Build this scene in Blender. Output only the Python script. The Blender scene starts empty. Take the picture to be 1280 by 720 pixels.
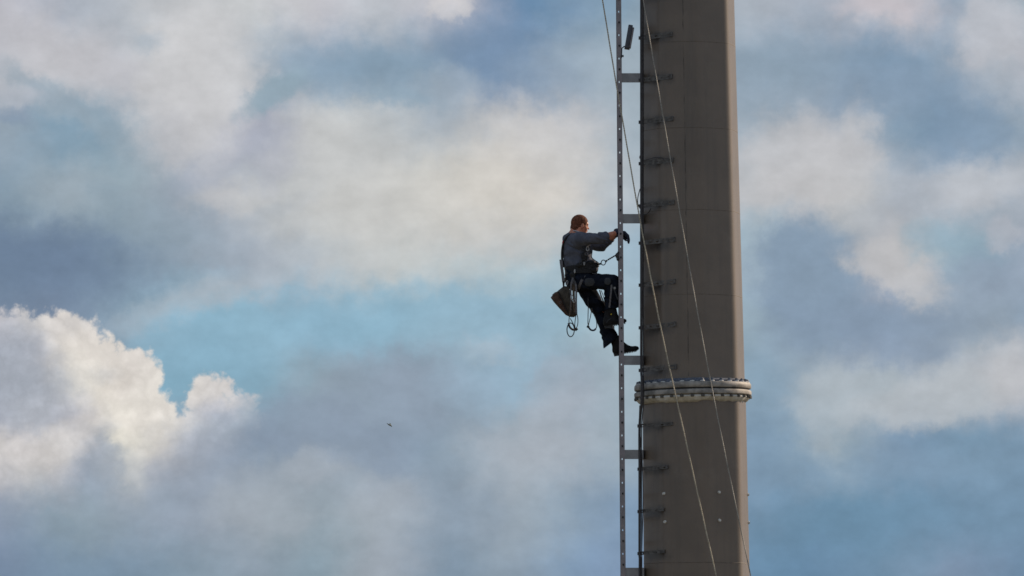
import bpy, bmesh, math, random
import numpy as np
from mathutils import Vector, Matrix

random.seed(7)
sc = bpy.context.scene
COL = sc.collection
PI = math.pi

# ------------------------------------------------------------------ camera
PITCH = math.radians(4.2)
FPX = 8460.0                       # focal length in pixels of a 1280 px wide frame
CAM = Vector((0.0, -80.0, 1.7))
FW = Vector((0, math.cos(PITCH), math.sin(PITCH)))
UP = Vector((0, -math.sin(PITCH), math.cos(PITCH)))
cd = bpy.data.cameras.new('camera')
cam = bpy.data.objects.new('camera', cd)
COL.objects.link(cam)
cam.location = CAM
cam.rotation_euler = (PI / 2 + PITCH, 0, 0)
cd.sensor_width = 36.0
cd.lens = FPX / 1280 * 36.0
cd.clip_start = 0.5
cd.clip_end = 20000
sc.camera = cam
sc.view_settings.view_transform = 'Standard'
sc.view_settings.look = 'None'
sc.view_settings.exposure = 0.0
sc.view_settings.gamma = 1.0
sc.cycles.filter_width = 1.6
sc.cycles.max_bounces = 6

MPP = 80.0 / math.cos(PITCH) / FPX  # metres per pixel at the mast


def at(px, py, y=0.0):
    """point of the place that the photograph shows at (px, py), at depth y"""
    d = FW + Vector((1, 0, 0)) * ((px - 640) / FPX) + UP * ((360 - py) / FPX)
    return CAM + d * ((y - CAM.y) / d.y)


# ------------------------------------------------------------------ sky
SUN_EL, SUN_AZ = math.radians(26), math.radians(124.5)
sun_dir = Vector((math.sin(SUN_AZ) * math.cos(SUN_EL), -math.cos(SUN_AZ) * math.cos(SUN_EL), math.sin(SUN_EL)))
SKY_STRENGTH = 0.1


def lin(c):
    return [((v / 255) / 12.92 if v / 255 <= 0.04045 else ((v / 255 + 0.055) / 1.055) ** 2.4) for v in c]


world = bpy.data.worlds.new('World')
sc.world = world
world.use_nodes = True
wt = world.node_tree
wt.nodes.clear()


class NT:
    def __init__(s, tree):
        s.t = tree

    def n(s, kind, **kw):
        o = s.t.nodes.new(kind)
        for k, v in kw.items():
            setattr(o, k, v)
        return o

    def link(s, a, b):
        s.t.links.new(a, b)

    def put(s, sock, v):
        if isinstance(v, bpy.types.NodeSocket):
            s.t.links.new(v, sock)
        else:
            sock.default_value = v

    def m(s, op, a, b=None, c=None, clamp=False):
        o = s.n('ShaderNodeMath', operation=op, use_clamp=clamp)
        s.put(o.inputs[0], a)
        if b is not None:
            s.put(o.inputs[1], b)
        if c is not None:
            s.put(o.inputs[2], c)
        return o.outputs[0]

    def vm(s, op, a, b=None, out=0):
        o = s.n('ShaderNodeVectorMath', operation=op)
        s.put(o.inputs[0], a)
        if b is not None:
            s.put(o.inputs['Scale' if op == 'SCALE' else 1], b)
        return o.outputs['Value' if out else 'Vector']

    def noise(s, vec, scale, detail=4, rough=0.5, off=None):
        if off:
            vec = s.vm('ADD', vec, off)
        o = s.n('ShaderNodeTexNoise')
        s.put(o.inputs['Vector'], vec)
        o.inputs['Scale'].default_value = scale
        o.inputs['Detail'].default_value = detail
        o.inputs['Roughness'].default_value = rough
        return o.outputs['Fac']

    def sstep(s, v, a, b, lo=0.0, hi=1.0, kind='SMOOTHSTEP'):
        o = s.n('ShaderNodeMapRange', interpolation_type=kind)
        s.put(o.inputs['Value'], v)
        for k, x in (('From Min', a), ('From Max', b), ('To Min', lo), ('To Max', hi)):
            o.inputs[k].default_value = x
        return o.outputs['Result']

    def mix(s, f, a, b, blend='MIX'):
        o = s.n('ShaderNodeMix', data_type='RGBA', blend_type=blend)
        s.put(o.inputs[0], f)
        s.put(o.inputs[6], a)
        s.put(o.inputs[7], b)
        return o.outputs[2]

    def ramp(s, f, stops, interp='CARDINAL'):
        o = s.n('ShaderNodeValToRGB')
        r = o.color_ramp
        r.interpolation = interp
        stops = sorted(stops)
        r.elements[0].position = stops[0][0]
        r.elements[0].color = (*stops[0][1], 1)
        r.elements[1].position = stops[-1][0]
        r.elements[1].color = (*stops[-1][1], 1)
        for p, c in stops[1:-1]:
            e = r.elements.new(p)
            e.color = (*c, 1)
        s.put(o.inputs[0], f)
        return o.outputs[0]


def tone(c):
    """keep the clear gaps a plain sky blue and the greys free of violet"""
    r, g, b = c
    if g - r > 28 and g > 165:
        r, g, b = r + 4, g + 1, b + 3
    if b - g > 13 and g - r < 22:
        b = b - 2
    return lin((r, g, b))


# The clouds that stood in this part of the sky, given as colours of the sky at
# bearings and heights (columns in hundredths of the lattice, rows from high to low).
SKY_X = [0, 80, 160, 240, 320, 400, 480, 560, 640, 720, 780, 870, 960, 1040, 1120, 1200, 1280]
SKY_ROWS = {
    0: [(185,185,195),(172,178,190),(182,187,195),(190,193,198),(200,202,205),(196,196,203),(190,194,202),(188,188,198),(115,140,170),(125,150,175),(135,158,178),(160,172,186),(172,180,192),(165,172,185),(195,192,198),(150,165,185),(160,172,186)],
    80: [(190,192,200),(190,192,198),(180,186,195),(200,200,203),(163,176,192),(140,160,182),(135,158,180),(140,160,182),(122,146,175),(150,168,188),(160,175,190),(150,166,184),(142,160,180),(135,155,178),(125,150,175),(150,165,185),(182,183,192)],
    160: [(150,165,182),(130,155,175),(150,166,182),(192,194,200),(165,170,188),(192,194,197),(182,188,194),(160,172,188),(190,192,198),(187,190,198),(165,178,192),(165,178,192),(160,172,188),(178,183,194),(138,158,180),(122,148,175),(150,166,184)],
    240: [(135,155,175),(148,165,178),(150,166,180),(165,172,188),(182,187,194),(192,194,196),(199,199,198),(204,203,198),(214,209,202),(196,197,200),(176,186,196),(182,187,194),(188,190,195),(192,193,195),(170,178,190),(172,180,194),(168,176,190)],
    320: [(112,132,160),(118,138,165),(130,150,172),(150,164,182),(165,175,188),(182,189,196),(192,196,198),(188,196,200),(172,191,201),(165,185,198),(160,183,200),(155,178,196),(150,175,192),(142,160,180),(186,187,192),(143,168,185),(150,165,185)],
    400: [(118,136,162),(122,140,166),(140,165,185),(138,178,198),(140,180,200),(136,176,198),(138,178,198),(145,178,195),(148,178,195),(157,183,198),(162,183,198),(155,176,192),(145,165,185),(130,150,175),(135,152,178),(150,165,182),(140,158,180)],
    480: [(160,166,182),(150,160,178),(130,168,188),(130,172,192),(135,172,190),(143,163,180),(143,159,179),(142,158,178),(148,174,194),(150,168,188),(156,173,188),(145,166,184),(137,161,182),(165,177,189),(162,174,187),(175,182,192),(182,186,195)],
    560: [(160,168,184),(155,165,182),(150,161,180),(146,158,178),(135,152,175),(135,152,172),(138,155,178),(140,158,178),(166,176,190),(164,175,188),(152,169,186),(138,160,182),(128,154,178),(148,167,184),(125,151,177),(119,149,175),(120,149,175)],
    640: [(140,155,178),(140,158,175),(145,160,178),(150,163,182),(157,168,182),(150,165,180),(160,171,185),(141,158,178),(152,166,182),(140,160,182),(130,155,182),(118,147,174),(110,142,170),(105,140,168),(110,144,172),(115,145,172),(115,145,172)],
    720: [(120,140,168),(122,145,168),(125,148,170),(135,155,175),(140,156,174),(135,155,172),(155,166,181),(130,150,172),(140,158,178),(130,155,182),(125,150,180),(112,143,172),(105,140,170),(105,138,168),(115,145,172),(125,148,175),(112,141,170)],
}
CUM_X = [0, 40, 80, 120, 160, 200, 240, 280, 320]
CUM_ROWS = {
    400: [(196,192,197),(212,208,206),(216,211,209),(216,212,210),(212,208,206),(210,206,206),(212,208,208),(212,208,208),(212,208,208)],
    440: [(163,167,184),(190,190,200),(214,210,206),(222,217,211),(216,211,208),(216,211,208),(216,212,212),(214,210,212),(210,208,210)],
    480: [(160,166,182),(166,171,186),(198,199,202),(224,219,212),(219,213,208),(221,217,212),(222,217,213),(206,204,209),(208,205,208)],
    520: [(165,170,186),(178,182,192),(186,187,197),(212,208,206),(227,222,214),(219,214,210),(206,205,208),(178,182,195),(190,192,198)],
    560: [(202,199,200),(207,203,204),(198,198,200),(163,171,187),(227,223,211),(216,211,206),(186,188,198),(163,171,189),(146,161,182)],
    600: [(190,190,196),(197,197,199),(188,189,196),(152,165,184),(222,220,213),(188,189,196),(158,169,186),(147,162,184),(140,155,180)],
    640: [(150,162,182),(160,170,186),(160,168,184),(149,162,180),(186,189,196),(154,167,182),(150,163,182),(148,160,180),(150,160,180)],
}
# ellipses (x, y, radius) outlining the towering cumulus
CUM_BLOBS = [(20, 470, 85), (75, 455, 68), (112, 470, 58), (160, 470, 42), (185, 528, 46), (262, 498, 35),
             (300, 522, 34), (120, 560, 100), (215, 590, 75), (30, 560, 90), (262, 560, 60)]

S = NT(wt)
tc = S.n('ShaderNodeTexCoord')
D = tc.outputs['Generated']
Rv, Fv, Uv = (1, 0, 0), tuple(FW), tuple(UP)
dF = S.m('MAXIMUM', S.vm('DOT_PRODUCT', D, Fv, 1), 0.02)
u0 = S.m('MULTIPLY_ADD', S.m('DIVIDE', S.vm('DOT_PRODUCT', D, Rv, 1), dF), FPX, 640.0)
v0 = S.m('MULTIPLY_ADD', S.m('DIVIDE', S.vm('DOT_PRODUCT', D, Uv, 1), dF), -FPX, 360.0)
N = S.vm('SCALE', D, 84.6)             # one unit = about 0.68 degrees of sky


def warp(coord, scale, amp, off, detail=5, rough=0.55):
    return S.m('MULTIPLY_ADD', S.m('SUBTRACT', S.noise(N, scale, detail, rough, off), 0.5), amp, coord)


uw = warp(warp(u0, 1.1, 50, (3.1, 0, 7), 3), 2.9, 54, (9, 2, 1), 8, 0.64)
vw = warp(warp(v0, 1.1, 44, (13.7, 5, 2), 3), 2.9, 50, (1, 8, 4), 8, 0.64)


def lattice(u, v, xs, rows):
    x0, x1 = xs[0], xs[-1]
    f = S.m('DIVIDE', S.m('SUBTRACT', u, float(x0)), float(x1 - x0), clamp=True)
    out, last = None, None
    for y in sorted(rows):
        c = S.ramp(f, [((x - x0) / (x1 - x0), tone(k)) for x, k in zip(xs, rows[y])])
        out = c if out is None else S.mix(S.sstep(v, last, y), out, c)
        last = y
    return out


near = lattice(uw, vw, SKY_X, SKY_ROWS)

# single banks, gaps and wisps: x, y, half sizes, slope in degrees, colour, strength
BANKS = [
    (110, 75, 170, 38, 25, (193, 192, 198), .8), (245, 90, 75, 90, 0, (202, 202, 205), .85, 1), (210, 175, 35, 35, 0, (192, 192, 198), .6),
    (345, 115, 50, 22, -35, (145, 166, 183), .85, 1), (185, 50, 22, 14, 0, (168, 180, 193), .6), (40, 100, 45, 16, 30, (146, 163, 180), .7),
    (20, 122, 30, 18, 0, (178, 183, 194), .6), (12, 148, 20, 14, 0, (130, 148, 175), .5), (95, 150, 50, 14, 15, (156, 169, 183), .5),
    (85, 235, 50, 35, 0, (163, 175, 187), .5), (130, 240, 28, 16, 20, (140, 158, 175), .6), (190, 280, 90, 45, 0, (143, 160, 177), .6),
    (60, 325, 120, 42, 8, (108, 127, 155), .8), (290, 245, 50, 20, -10, (198, 196, 196), .5), (345, 200, 18, 35, 0, (178, 181, 195), .5),
    (340, 265, 45, 14, -20, (168, 177, 189), .5), (255, 372, 110, 18, -15, (180, 184, 192), .55), (560, 8, 28, 14, 0, (212, 208, 208), .8, 1),
    (610, 70, 90, 45, 20, (118, 142, 172), .7), (460, 90, 70, 35, 0, (138, 160, 180), .6), (500, 125, 45, 14, 10, (140, 163, 182), .6),
    (565, 105, 40, 18, 0, (160, 172, 187), .5), (440, 190, 80, 45, 0, (196, 197, 198), .6), (500, 262, 140, 45, 0, (200, 200, 199), .7),
    (640, 225, 110, 80, 0, (208, 204, 199), .75), (700, 180, 50, 40, 0, (196, 196, 198), .5), (640, 300, 90, 25, 0, (198, 196, 196), .5),
    (700, 90, 60, 40, 0, (155, 170, 188), .5), (480, 396, 240, 34, -2, (138, 178, 198), .75), (275, 450, 85, 42, 20, (132, 173, 194), .75), (600, 410, 90, 34, 0, (146, 180, 198), .6),
    (600, 482, 60, 35, 0, (150, 182, 202), .55), (612, 440, 30, 14, 0, (170, 184, 197), .5), (480, 502, 130, 45, 0, (143, 159, 180), .55),
    (375, 530, 70, 40, 0, (138, 153, 176), .55, 1), (360, 600, 90, 28, -15, (160, 170, 184), .5), (480, 622, 60, 25, 0, (162, 172, 185), .5),
    (700, 505, 50, 25, -20, (173, 179, 190), .5), (590, 640, 50, 40, 0, (140, 157, 178), .4), (660, 560, 60, 26, 0, (166, 176, 189), .45),
    (1000, 110, 110, 45, 0, (140, 158, 178), .6), (1110, 110, 80, 40, 0, (133, 153, 178), .7), (1215, 165, 60, 50, 0, (130, 151, 176), .7),
    (1240, 40, 45, 45, 0, (187, 189, 197), .85, 1), (1255, 100, 40, 30, 0, (166, 177, 192), .6), (1110, 8, 60, 18, 0, (195, 189, 196), .7),
    (1000, 205, 75, 60, 0, (192, 192, 196), .8, 1), (1075, 170, 25, 40, 0, (193, 193, 197), .7), (1220, 230, 80, 28, -8, (187, 190, 197), .7),
    (1005, 350, 62, 78, 0, (132, 152, 177), .95, 1), (1120, 340, 66, 27, 25, (190, 190, 194), .8, 1), (1180, 300, 40, 22, 0, (143, 172, 188), .7),
    (1255, 290, 28, 18, 0, (180, 184, 195), .65, 1), (1230, 350, 60, 40, -20, (146, 161, 184), .75), (1100, 402, 75, 30, 0, (134, 153, 178), .8),
    (1060, 490, 65, 35, -10, (171, 182, 192), .8, 1), (1030, 540, 25, 40, 0, (166, 179, 191), .7), (1170, 500, 90, 32, -8, (179, 186, 194), .8, 1),
    (1265, 460, 40, 45, -30, (190, 192, 198), .75), (1130, 440, 50, 18, 0, (133, 152, 178), .65), (1100, 590, 150, 25, -5, (128, 154, 179), .5),
    (960, 590, 60, 60, 0, (125, 152, 178), .5), (1100, 650, 150, 40, 0, (106, 141, 169), .5), (940, 320, 22, 50, 0, (168, 182, 196), .5),
    (995, 330, 50, 46, 0, (134, 154, 178), .8, 1), (1180, 405, 60, 26, 0, (136, 154, 178), .6), (395, 585, 42, 20, -10, (164, 173, 185), .5, 1),
    (700, 470, 40, 20, -20, (160, 172, 188), .5, 1), (320, 640, 70, 22, 0, (160, 170, 184), .45, 1), (450, 560, 60, 26, 10, (136, 152, 174), .5, 1),
]
CUM_BANKS = [
    (22, 462, 50, 74, -15, (166, 173, 188), .85), (62, 505, 40, 24, 0, (176, 181, 192), .5), (70, 562, 62, 26, -20, (207, 204, 204), .85),
    (137, 578, 24, 46, 0, (163, 172, 187), .8), (160, 548, 22, 12, 20, (233, 228, 216), .85), (172, 598, 13, 36, 0, (221, 219, 213), .75),
    (130, 430, 75, 28, 30, (221, 215, 210), .75), (192, 520, 36, 46, 0, (223, 218, 212), .75), (268, 482, 38, 24, 0, (219, 215, 213), .75),
    (305, 545, 45, 28, 0, (166, 175, 190), .6), (250, 565, 42, 42, 0, (175, 182, 194), .65), (130, 470, 16, 12, 0, (200, 200, 203), .5),
    (95, 405, 30, 12, 0, (207, 204, 205), .5),
]


def banks(base, u, v, items):
    cv = S.n('ShaderNodeCombineXYZ')
    S.put(cv.inputs[0], u)
    S.put(cv.inputs[1], v)
    for x, y, rx, ry, ang, c, a, *hard in items:
        mp = S.n('ShaderNodeMapping', vector_type='TEXTURE')
        S.link(cv.outputs[0], mp.inputs['Vector'])
        mp.inputs['Location'].default_value = (x, y, 0)
        mp.inputs['Rotation'].default_value = (0, 0, math.radians(ang))
        mp.inputs['Scale'].default_value = (rx * 1.6, ry * 1.6, 1)
        gr = S.n('ShaderNodeTexGradient', gradient_type='SPHERICAL')
        S.link(mp.outputs[0], gr.inputs[0])
        lo_, hi_ = (0.10, 0.62) if hard else (0.0, 0.85)
        base = S.mix(S.sstep(gr.outputs['Fac'], lo_, hi_, 0.0, a), base, (*tone(c), 1))
    return base


near = banks(near, uw, vw, BANKS)

# clouds over the rest of the sky
big = S.noise(N, 0.32, 7, 0.55, (2, 9, 4))
far = S.ramp(big, [(0.30, lin((120, 158, 188))), (0.42, lin((138, 158, 182))), (0.52, lin((158, 170, 186))),
                   (0.62, lin((190, 192, 198))), (0.75, lin((214, 211, 206)))], 'EASE')
ex = S.sstep(S.m('ABSOLUTE', S.m('SUBTRACT', u0, 640.0)), 640, 1040)
ey = S.sstep(S.m('ABSOLUTE', S.m('SUBTRACT', v0, 360.0)), 360, 700)
col = S.mix(S.m('MAXIMUM', ex, ey), near, far)

# towering cumulus with crisp sunlit edge
uc = warp(warp(u0, 2.4, 40, (5, 5, 5), 3), 6.0, 19, (2, 2, 9), 5, 0.58)
vc = warp(warp(v0, 2.4, 40, (8, 1, 3), 3), 6.0, 19, (7, 3, 0), 5, 0.58)
dist = None
for bx, by, br in CUM_BLOBS:
    a = S.m('SUBTRACT', uc, float(bx))
    b = S.m('SUBTRACT', vc, float(by))
    d = S.m('SUBTRACT', float(br), S.m('SQRT', S.m('ADD', S.m('MULTIPLY', a, a), S.m('MULTIPLY', b, b))))
    dist = d if dist is None else S.m('SMOOTH_MAX', dist, d, 4.0)
puff = S.m('ABSOLUTE', S.m('SUBTRACT', S.noise(N, 3.4, 5, 0.55, (3, 7, 3)), 0.5))
dist = S.m('MULTIPLY_ADD', puff, 62.0, S.m('SUBTRACT', dist, 6.0))
edge = S.sstep(dist, -5, 8)
fade = S.m('MULTIPLY', S.sstep(S.m('ADD', vw, S.m('MULTIPLY', uw, 0.25)), 560, 700, 1, 0), S.sstep(uw, 285, 350, 1, 0.0))
side = S.sstep(u0, -500, -100)
umc = warp(warp(u0, 1.6, 34, (6, 1, 5), 4), 5.0, 30, (4, 2, 8), 6, 0.62)
vmc = warp(warp(v0, 1.6, 34, (2, 6, 5), 4), 5.0, 30, (1, 5, 2), 6, 0.62)
cum = banks(lattice(umc, vmc, CUM_X, CUM_ROWS), umc, vmc, CUM_BANKS)
cum = S.vm('SCALE', cum, S.m('MULTIPLY_ADD', puff, 0.75, 0.945))
cov = S.m('MULTIPLY', S.m('MULTIPLY', edge, fade), side)
col = S.mix(cov, col, cum)

# fine billows over everything that is cloud
fb = S.m('SUBTRACT', S.noise(S.vm('MULTIPLY', N, (0.8, 0.8, 1.25)), 2.1, 8, 0.56, (4, 4, 4)), 0.5)
fb2 = S.m('SUBTRACT', S.noise(N, 7.5, 5, 0.6, (2, 6, 1)), 0.5)
puff2 = S.m('ABSOLUTE', S.m('SUBTRACT', S.noise(N, 1.7, 6, 0.6, (8, 3, 6)), 0.5))
gain = S.m('ADD', S.m('MULTIPLY_ADD', fb, 0.40, 0.975), S.m('MULTIPLY', fb2, 0.06))
gain = S.m('MULTIPLY_ADD', puff2, 0.24, gain)
col = S.vm('SCALE', col, gain)
col = S.vm('MAXIMUM', S.vm('ADD', S.vm('SCALE', S.vm('SUBTRACT', col, (0.43, 0.45, 0.48)), 1.06), (0.425, 0.445, 0.475)), (0.02, 0.02, 0.02))
sky = S.n('ShaderNodeTexSky', sky_type='NISHITA', sun_disc=False, sun_elevation=SUN_EL,
          sun_rotation=math.atan2(sun_dir.x, sun_dir.y), air_density=1.2, dust_density=1.5)
col = S.mix(0.94, sky.outputs[0], S.vm('SCALE', col, 1.0 / SKY_STRENGTH))
bg = S.n('ShaderNodeBackground')
S.link(col, bg.inputs['Color'])
bg.inputs['Strength'].default_value = SKY_STRENGTH
wo = S.n('ShaderNodeOutputWorld')
S.link(bg.outputs[0], wo.inputs[0])

# ------------------------------------------------------------------ sun
sd = bpy.data.lights.new('sun', 'SUN')
sd.energy = 5.0
sd.angle = math.radians(0.6)
sd.color = (1.0, 0.80, 0.60)
so = bpy.data.objects.new('sun', sd)
COL.objects.link(so)
so.rotation_euler = sun_dir.to_track_quat('Z', 'Y').to_euler()
so.location = (60, 60, 60)


# ------------------------------------------------------------------ materials
def mat(name, rgb, rough=0.6, metal=0.0, var=0.15, scale=6.0, bump=0.0, bscale=60.0, spec=0.5, rgb2=None, extra=None):
    m = bpy.data.materials.new(name)
    m.use_nodes = True
    t = NT(m.node_tree)
    b = m.node_tree.nodes['Principled BSDF']
    P = t.n('ShaderNodeTexCoord').outputs['Object']
    f = t.noise(P, scale, 6, 0.6)
    a = [c * (1 - var) for c in rgb] + [1]
    c2 = [min(1, c * (1 + var)) for c in (rgb2 or rgb)] + [1]
    c = t.mix(t.sstep(f, 0.35, 0.65), a, c2)
    if extra:
        c = extra(t, P, c, b)
    t.put(b.inputs['Base Color'], c)
    b.inputs['Roughness'].default_value = rough
    b.inputs['Metallic'].default_value = metal
    b.inputs['Specular IOR Level'].default_value = spec
    if bump:
        bn = t.n('ShaderNodeBump')
        bn.inputs['Strength'].default_value = 0.6
        bn.inputs['Distance'].default_value = bump
        t.put(bn.inputs['Height'], t.noise(P, bscale, 4, 0.6))
        t.link(bn.outputs[0], b.inputs['Normal'])
    return m


def mast_dirt_shade(t, P, c, b):
    # rain streaks, chalky patches and dark marks round each welded cable bracket
    st = t.noise(t.vm('MULTIPLY', P, (7, 7, 0.45)), 1.0, 6, 0.65)
    c = t.mix(t.sstep(st, 0.46, 0.74, 0, 0.5), c, (0.085, 0.07, 0.056, 1))
    pale = t.noise(P, 2.3, 7, 0.7, (3, 1, 8))
    c = t.mix(t.sstep(pale, 0.54, 0.76, 0, 0.4), c, (0.21, 0.18, 0.15, 1))
    sp = t.noise(P, 34, 3, 0.6)
    c = t.mix(t.sstep(sp, 0.66, 0.78, 0, 0.35), c, (0.05, 0.045, 0.04, 1))
    xyz = t.n('ShaderNodeSeparateXYZ')
    t.link(P, xyz.inputs[0])
    z = xyz.outputs['Z']
    zz = t.m('SUBTRACT', t.m('FRACT', t.m('DIVIDE', t.m('SUBTRACT', z, DARK_Z), DARK_DZ)), 0.5)
    zd = t.m('ABSOLUTE', zz)
    xd = t.m('ABSOLUTE', t.m('SUBTRACT', xyz.outputs['X'], DARK_X))
    jit = t.m('MULTIPLY_ADD', t.noise(t.vm('MULTIPLY', P, (1, 1, 0.5)), 9, 5, 0.65), 0.26, -0.13)
    s = t.m('MULTIPLY', t.sstep(t.m('ADD', zd, jit), 0.0, 0.20, 1, 0), t.sstep(t.m('ADD', xd, jit), 0.03, 0.26, 1, 0))
    s = t.m('MULTIPLY', s, t.sstep(xyz.outputs['Y'], -0.2, -0.05, 1, 0))
    gr = t.m('MULTIPLY', t.sstep(t.m('ADD', t.m('ADD', xyz.outputs['X'], -DARK_X + 0.12), t.m('MULTIPLY', jit, 0.5)), -0.06, 0.10, 1, 0), 0.38)  # shade of the left facets, painted into the colour beside the cable run
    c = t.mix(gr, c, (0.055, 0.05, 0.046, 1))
    return t.mix(t.m('MULTIPLY', s, 0.85), c, (0.030, 0.028, 0.027, 1))


DARK_Z = at(820, 98, -0.5).z
DARK_DZ = 52.2 * MPP
DARK_Z -= DARK_DZ * 0.5
DARK_X = at(820, 300, 0).x
M = {}
M['mast'] = mat('weathered_mast_paint', (0.142, 0.108, 0.080), 0.38, 0, 0.10, 1.6, 0.001, 90, 0.7, extra=mast_dirt_shade)
DARK_Z = at(820, 532.5, -0.5).z
DARK_DZ = 53.2 * MPP
DARK_Z -= DARK_DZ * 0.5
DARK_X = at(815, 600, 0).x
M['mastlow'] = mat('weathered_lower_mast_paint', (0.142, 0.108, 0.080), 0.38, 0, 0.10, 1.6, 0.001, 90, 0.7, extra=mast_dirt_shade)
M['flange'] = mat('galvanised_flange_steel', (0.24, 0.222, 0.20), 0.6, 0, 0.42, 8, 0.002, 60)
M['sealant'] = mat('old_white_sealant', (0.58, 0.575, 0.55), 0.8, 0, 0.18, 14, 0.004, 50)
M['bolt'] = mat('dull_bolt_steel', (0.11, 0.125, 0.16), 0.5, 0.3, 0.25, 30)
M['boltlow'] = mat('dark_bolt_steel', (0.07, 0.065, 0.06), 0.6, 0.1, 0.25, 30)
M['joint'] = mat('joint_line_paint', (0.118, 0.094, 0.072), 0.7, 0, 0.2, 18)
M['bead'] = mat('old_blue_grey_sealant', (0.10, 0.115, 0.15), 0.85, 0, 0.3, 20)
M['stud'] = mat('pale_stud', (0.6, 0.6, 0.57), 0.6, 0, 0.05, 30)
M['seam'] = mat('rusty_weld_bead', (0.075, 0.066, 0.056), 0.7, 0, 0.4, 18, 0.003, 60)
M['bracket'] = mat('bracket_steel', (0.095, 0.09, 0.086), 0.65, 0.05, 0.35, 25, 0.001, 80)
M['galv'] = mat('galvanised_ladder', (0.31, 0.29, 0.31), 0.55, 0.1, 0.25, 13, 0.0006, 90, rgb2=(0.25, 0.22, 0.235))
M['stay'] = mat('galvanised_plate', (0.27, 0.27, 0.28), 0.5, 0.15, 0.15, 9, 0.0006, 60)
M['darkhole'] = mat('dark_hollow_fill', (0.02, 0.02, 0.022), 0.7, 0, 0.1)  # in the rung ends: shade of the hollow put into the colour
M['pipe'] = mat('black_cable_sheath', (0.03, 0.027, 0.03), 0.5, 0, 0.3, 20)
M['rope'] = mat('tan_rope', (0.40, 0.36, 0.28), 0.85, 0, 0.35, 60)
M['wire'] = mat('grey_wire_rope', (0.27, 0.26, 0.235), 0.6, 0.1, 0.3, 60)
M['lamp'] = mat('lamp_housing_paint', (0.06, 0.065, 0.085), 0.5, 0, 0.2, 12)
M['skin'] = mat('skin', (0.50, 0.20, 0.125), 0.55, 0, 0.12, 30, 0.0008, 200, rgb2=(0.56, 0.23, 0.14))
M['hair'] = mat('ginger_hair', (0.145, 0.054, 0.030), 0.85, 0, 0.5, 60, 0.005, 160, 0.2)
M['shirt'] = mat('grey_sweatshirt', (0.092, 0.098, 0.125), 0.9, 0, 0.16, 12, 0.003, 45, 0.2)
M['collar'] = mat('pale_collar', (0.4, 0.4, 0.42), 0.9, 0, 0.1)
M['trousers'] = mat('navy_work_trousers', (0.0115, 0.0145, 0.024), 0.95, 0, 0.4, 10, 0.004, 34, 0.08)
M['patch'] = mat('grey_trouser_patch', (0.04, 0.044, 0.052), 0.9, 0, 0.2, 20)
M['boot'] = mat('black_leather', (0.010, 0.0095, 0.011), 0.7, 0, 0.3, 25, 0.002, 60, 0.25)
M['sole'] = mat('rubber_sole', (0.03, 0.028, 0.027), 0.8, 0, 0.2, 30)
M['glove'] = mat('navy_glove', (0.014, 0.019, 0.048), 0.7, 0, 0.25, 40, 0.001, 90)
M['harness'] = mat('black_webbing', (0.014, 0.014, 0.016), 0.85, 0, 0.3, 60)
M['web'] = mat('grey_webbing', (0.13, 0.125, 0.135), 0.9, 0, 0.3, 60)
M['brownweb'] = mat('brown_cord', (0.12, 0.085, 0.06), 0.85, 0, 0.4, 60)
M['metal'] = mat('scuffed_alloy', (0.45, 0.45, 0.45), 0.4, 0.7, 0.2, 40)
M['darkmetal'] = mat('dark_steel', (0.05, 0.05, 0.055), 0.45, 0.4, 0.2, 40)
M['red'] = mat('red_webbing', (0.4, 0.03, 0.04), 0.8)
M['yellow'] = mat('yellow_tag', (0.6, 0.45, 0.03), 0.6)
M['bag'] = mat('brown_canvas', (0.068, 0.058, 0.047), 0.9, 0, 0.25, 22, 0.002, 120, 0.2)
M['bagflap'] = mat('red_brown_canvas', (0.082, 0.050, 0.038), 0.9, 0, 0.25, 22, 0.002, 120, 0.2)
M['bird'] = mat('dark_plumage', (0.10, 0.12, 0.10), 0.8, 0, 0.3, 40)
M['ground'] = mat('dry_grass_ground', (0.10, 0.095, 0.055), 0.95, 0, 0.4, 0.05, rgb2=(0.14, 0.12, 0.07))
M['concrete'] = mat('concrete', (0.3, 0.29, 0.27), 0.85, 0, 0.2, 3, 0.003, 30)


# ------------------------------------------------------------------ builders
def obj(name, me, m, parent=None, smooth=True, label=None):
    if isinstance(me, bmesh.types.BMesh):
        bm = me
        me = bpy.data.meshes.new(name)
        bmesh.ops.recalc_face_normals(bm, faces=bm.faces)
        bm.to_mesh(me)
        bm.free()
    for k in (m if isinstance(m, (list, tuple)) else [m]):
        me.materials.append(k)
    if smooth:
        me.polygons.foreach_set('use_smooth', [True] * len(me.polygons))
        if hasattr(me, 'set_sharp_from_angle'):
            me.set_sharp_from_angle(angle=math.radians(42))
    o = bpy.data.objects.new(name, me)
    COL.objects.link(o)
    if parent:
        o.parent = parent
        o.matrix_parent_inverse = parent.matrix_world.inverted() if False else Matrix.Translation(-parent.location)
    if label:
        o['label'] = label
    return o


def thing(name, label, cat, loc=(0, 0, 0), group=None):
    o = bpy.data.objects.new(name, None)
    COL.objects.link(o)
    o.location = loc
    o.empty_display_size = 0.1
    o['label'] = label
    o['category'] = cat
    if group:
        o['group'] = group
    return o


def tag(o, label, cat, group=None):
    o['label'] = label
    o['category'] = cat
    if group:
        o['group'] = group
    return o


def add_mesh(bm, vs, fs):
    bv = [bm.verts.new(v) for v in vs]
    for f in fs:
        try:
            bm.faces.new([bv[i] for i in f])
        except ValueError:
            pass
    return bv


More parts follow.
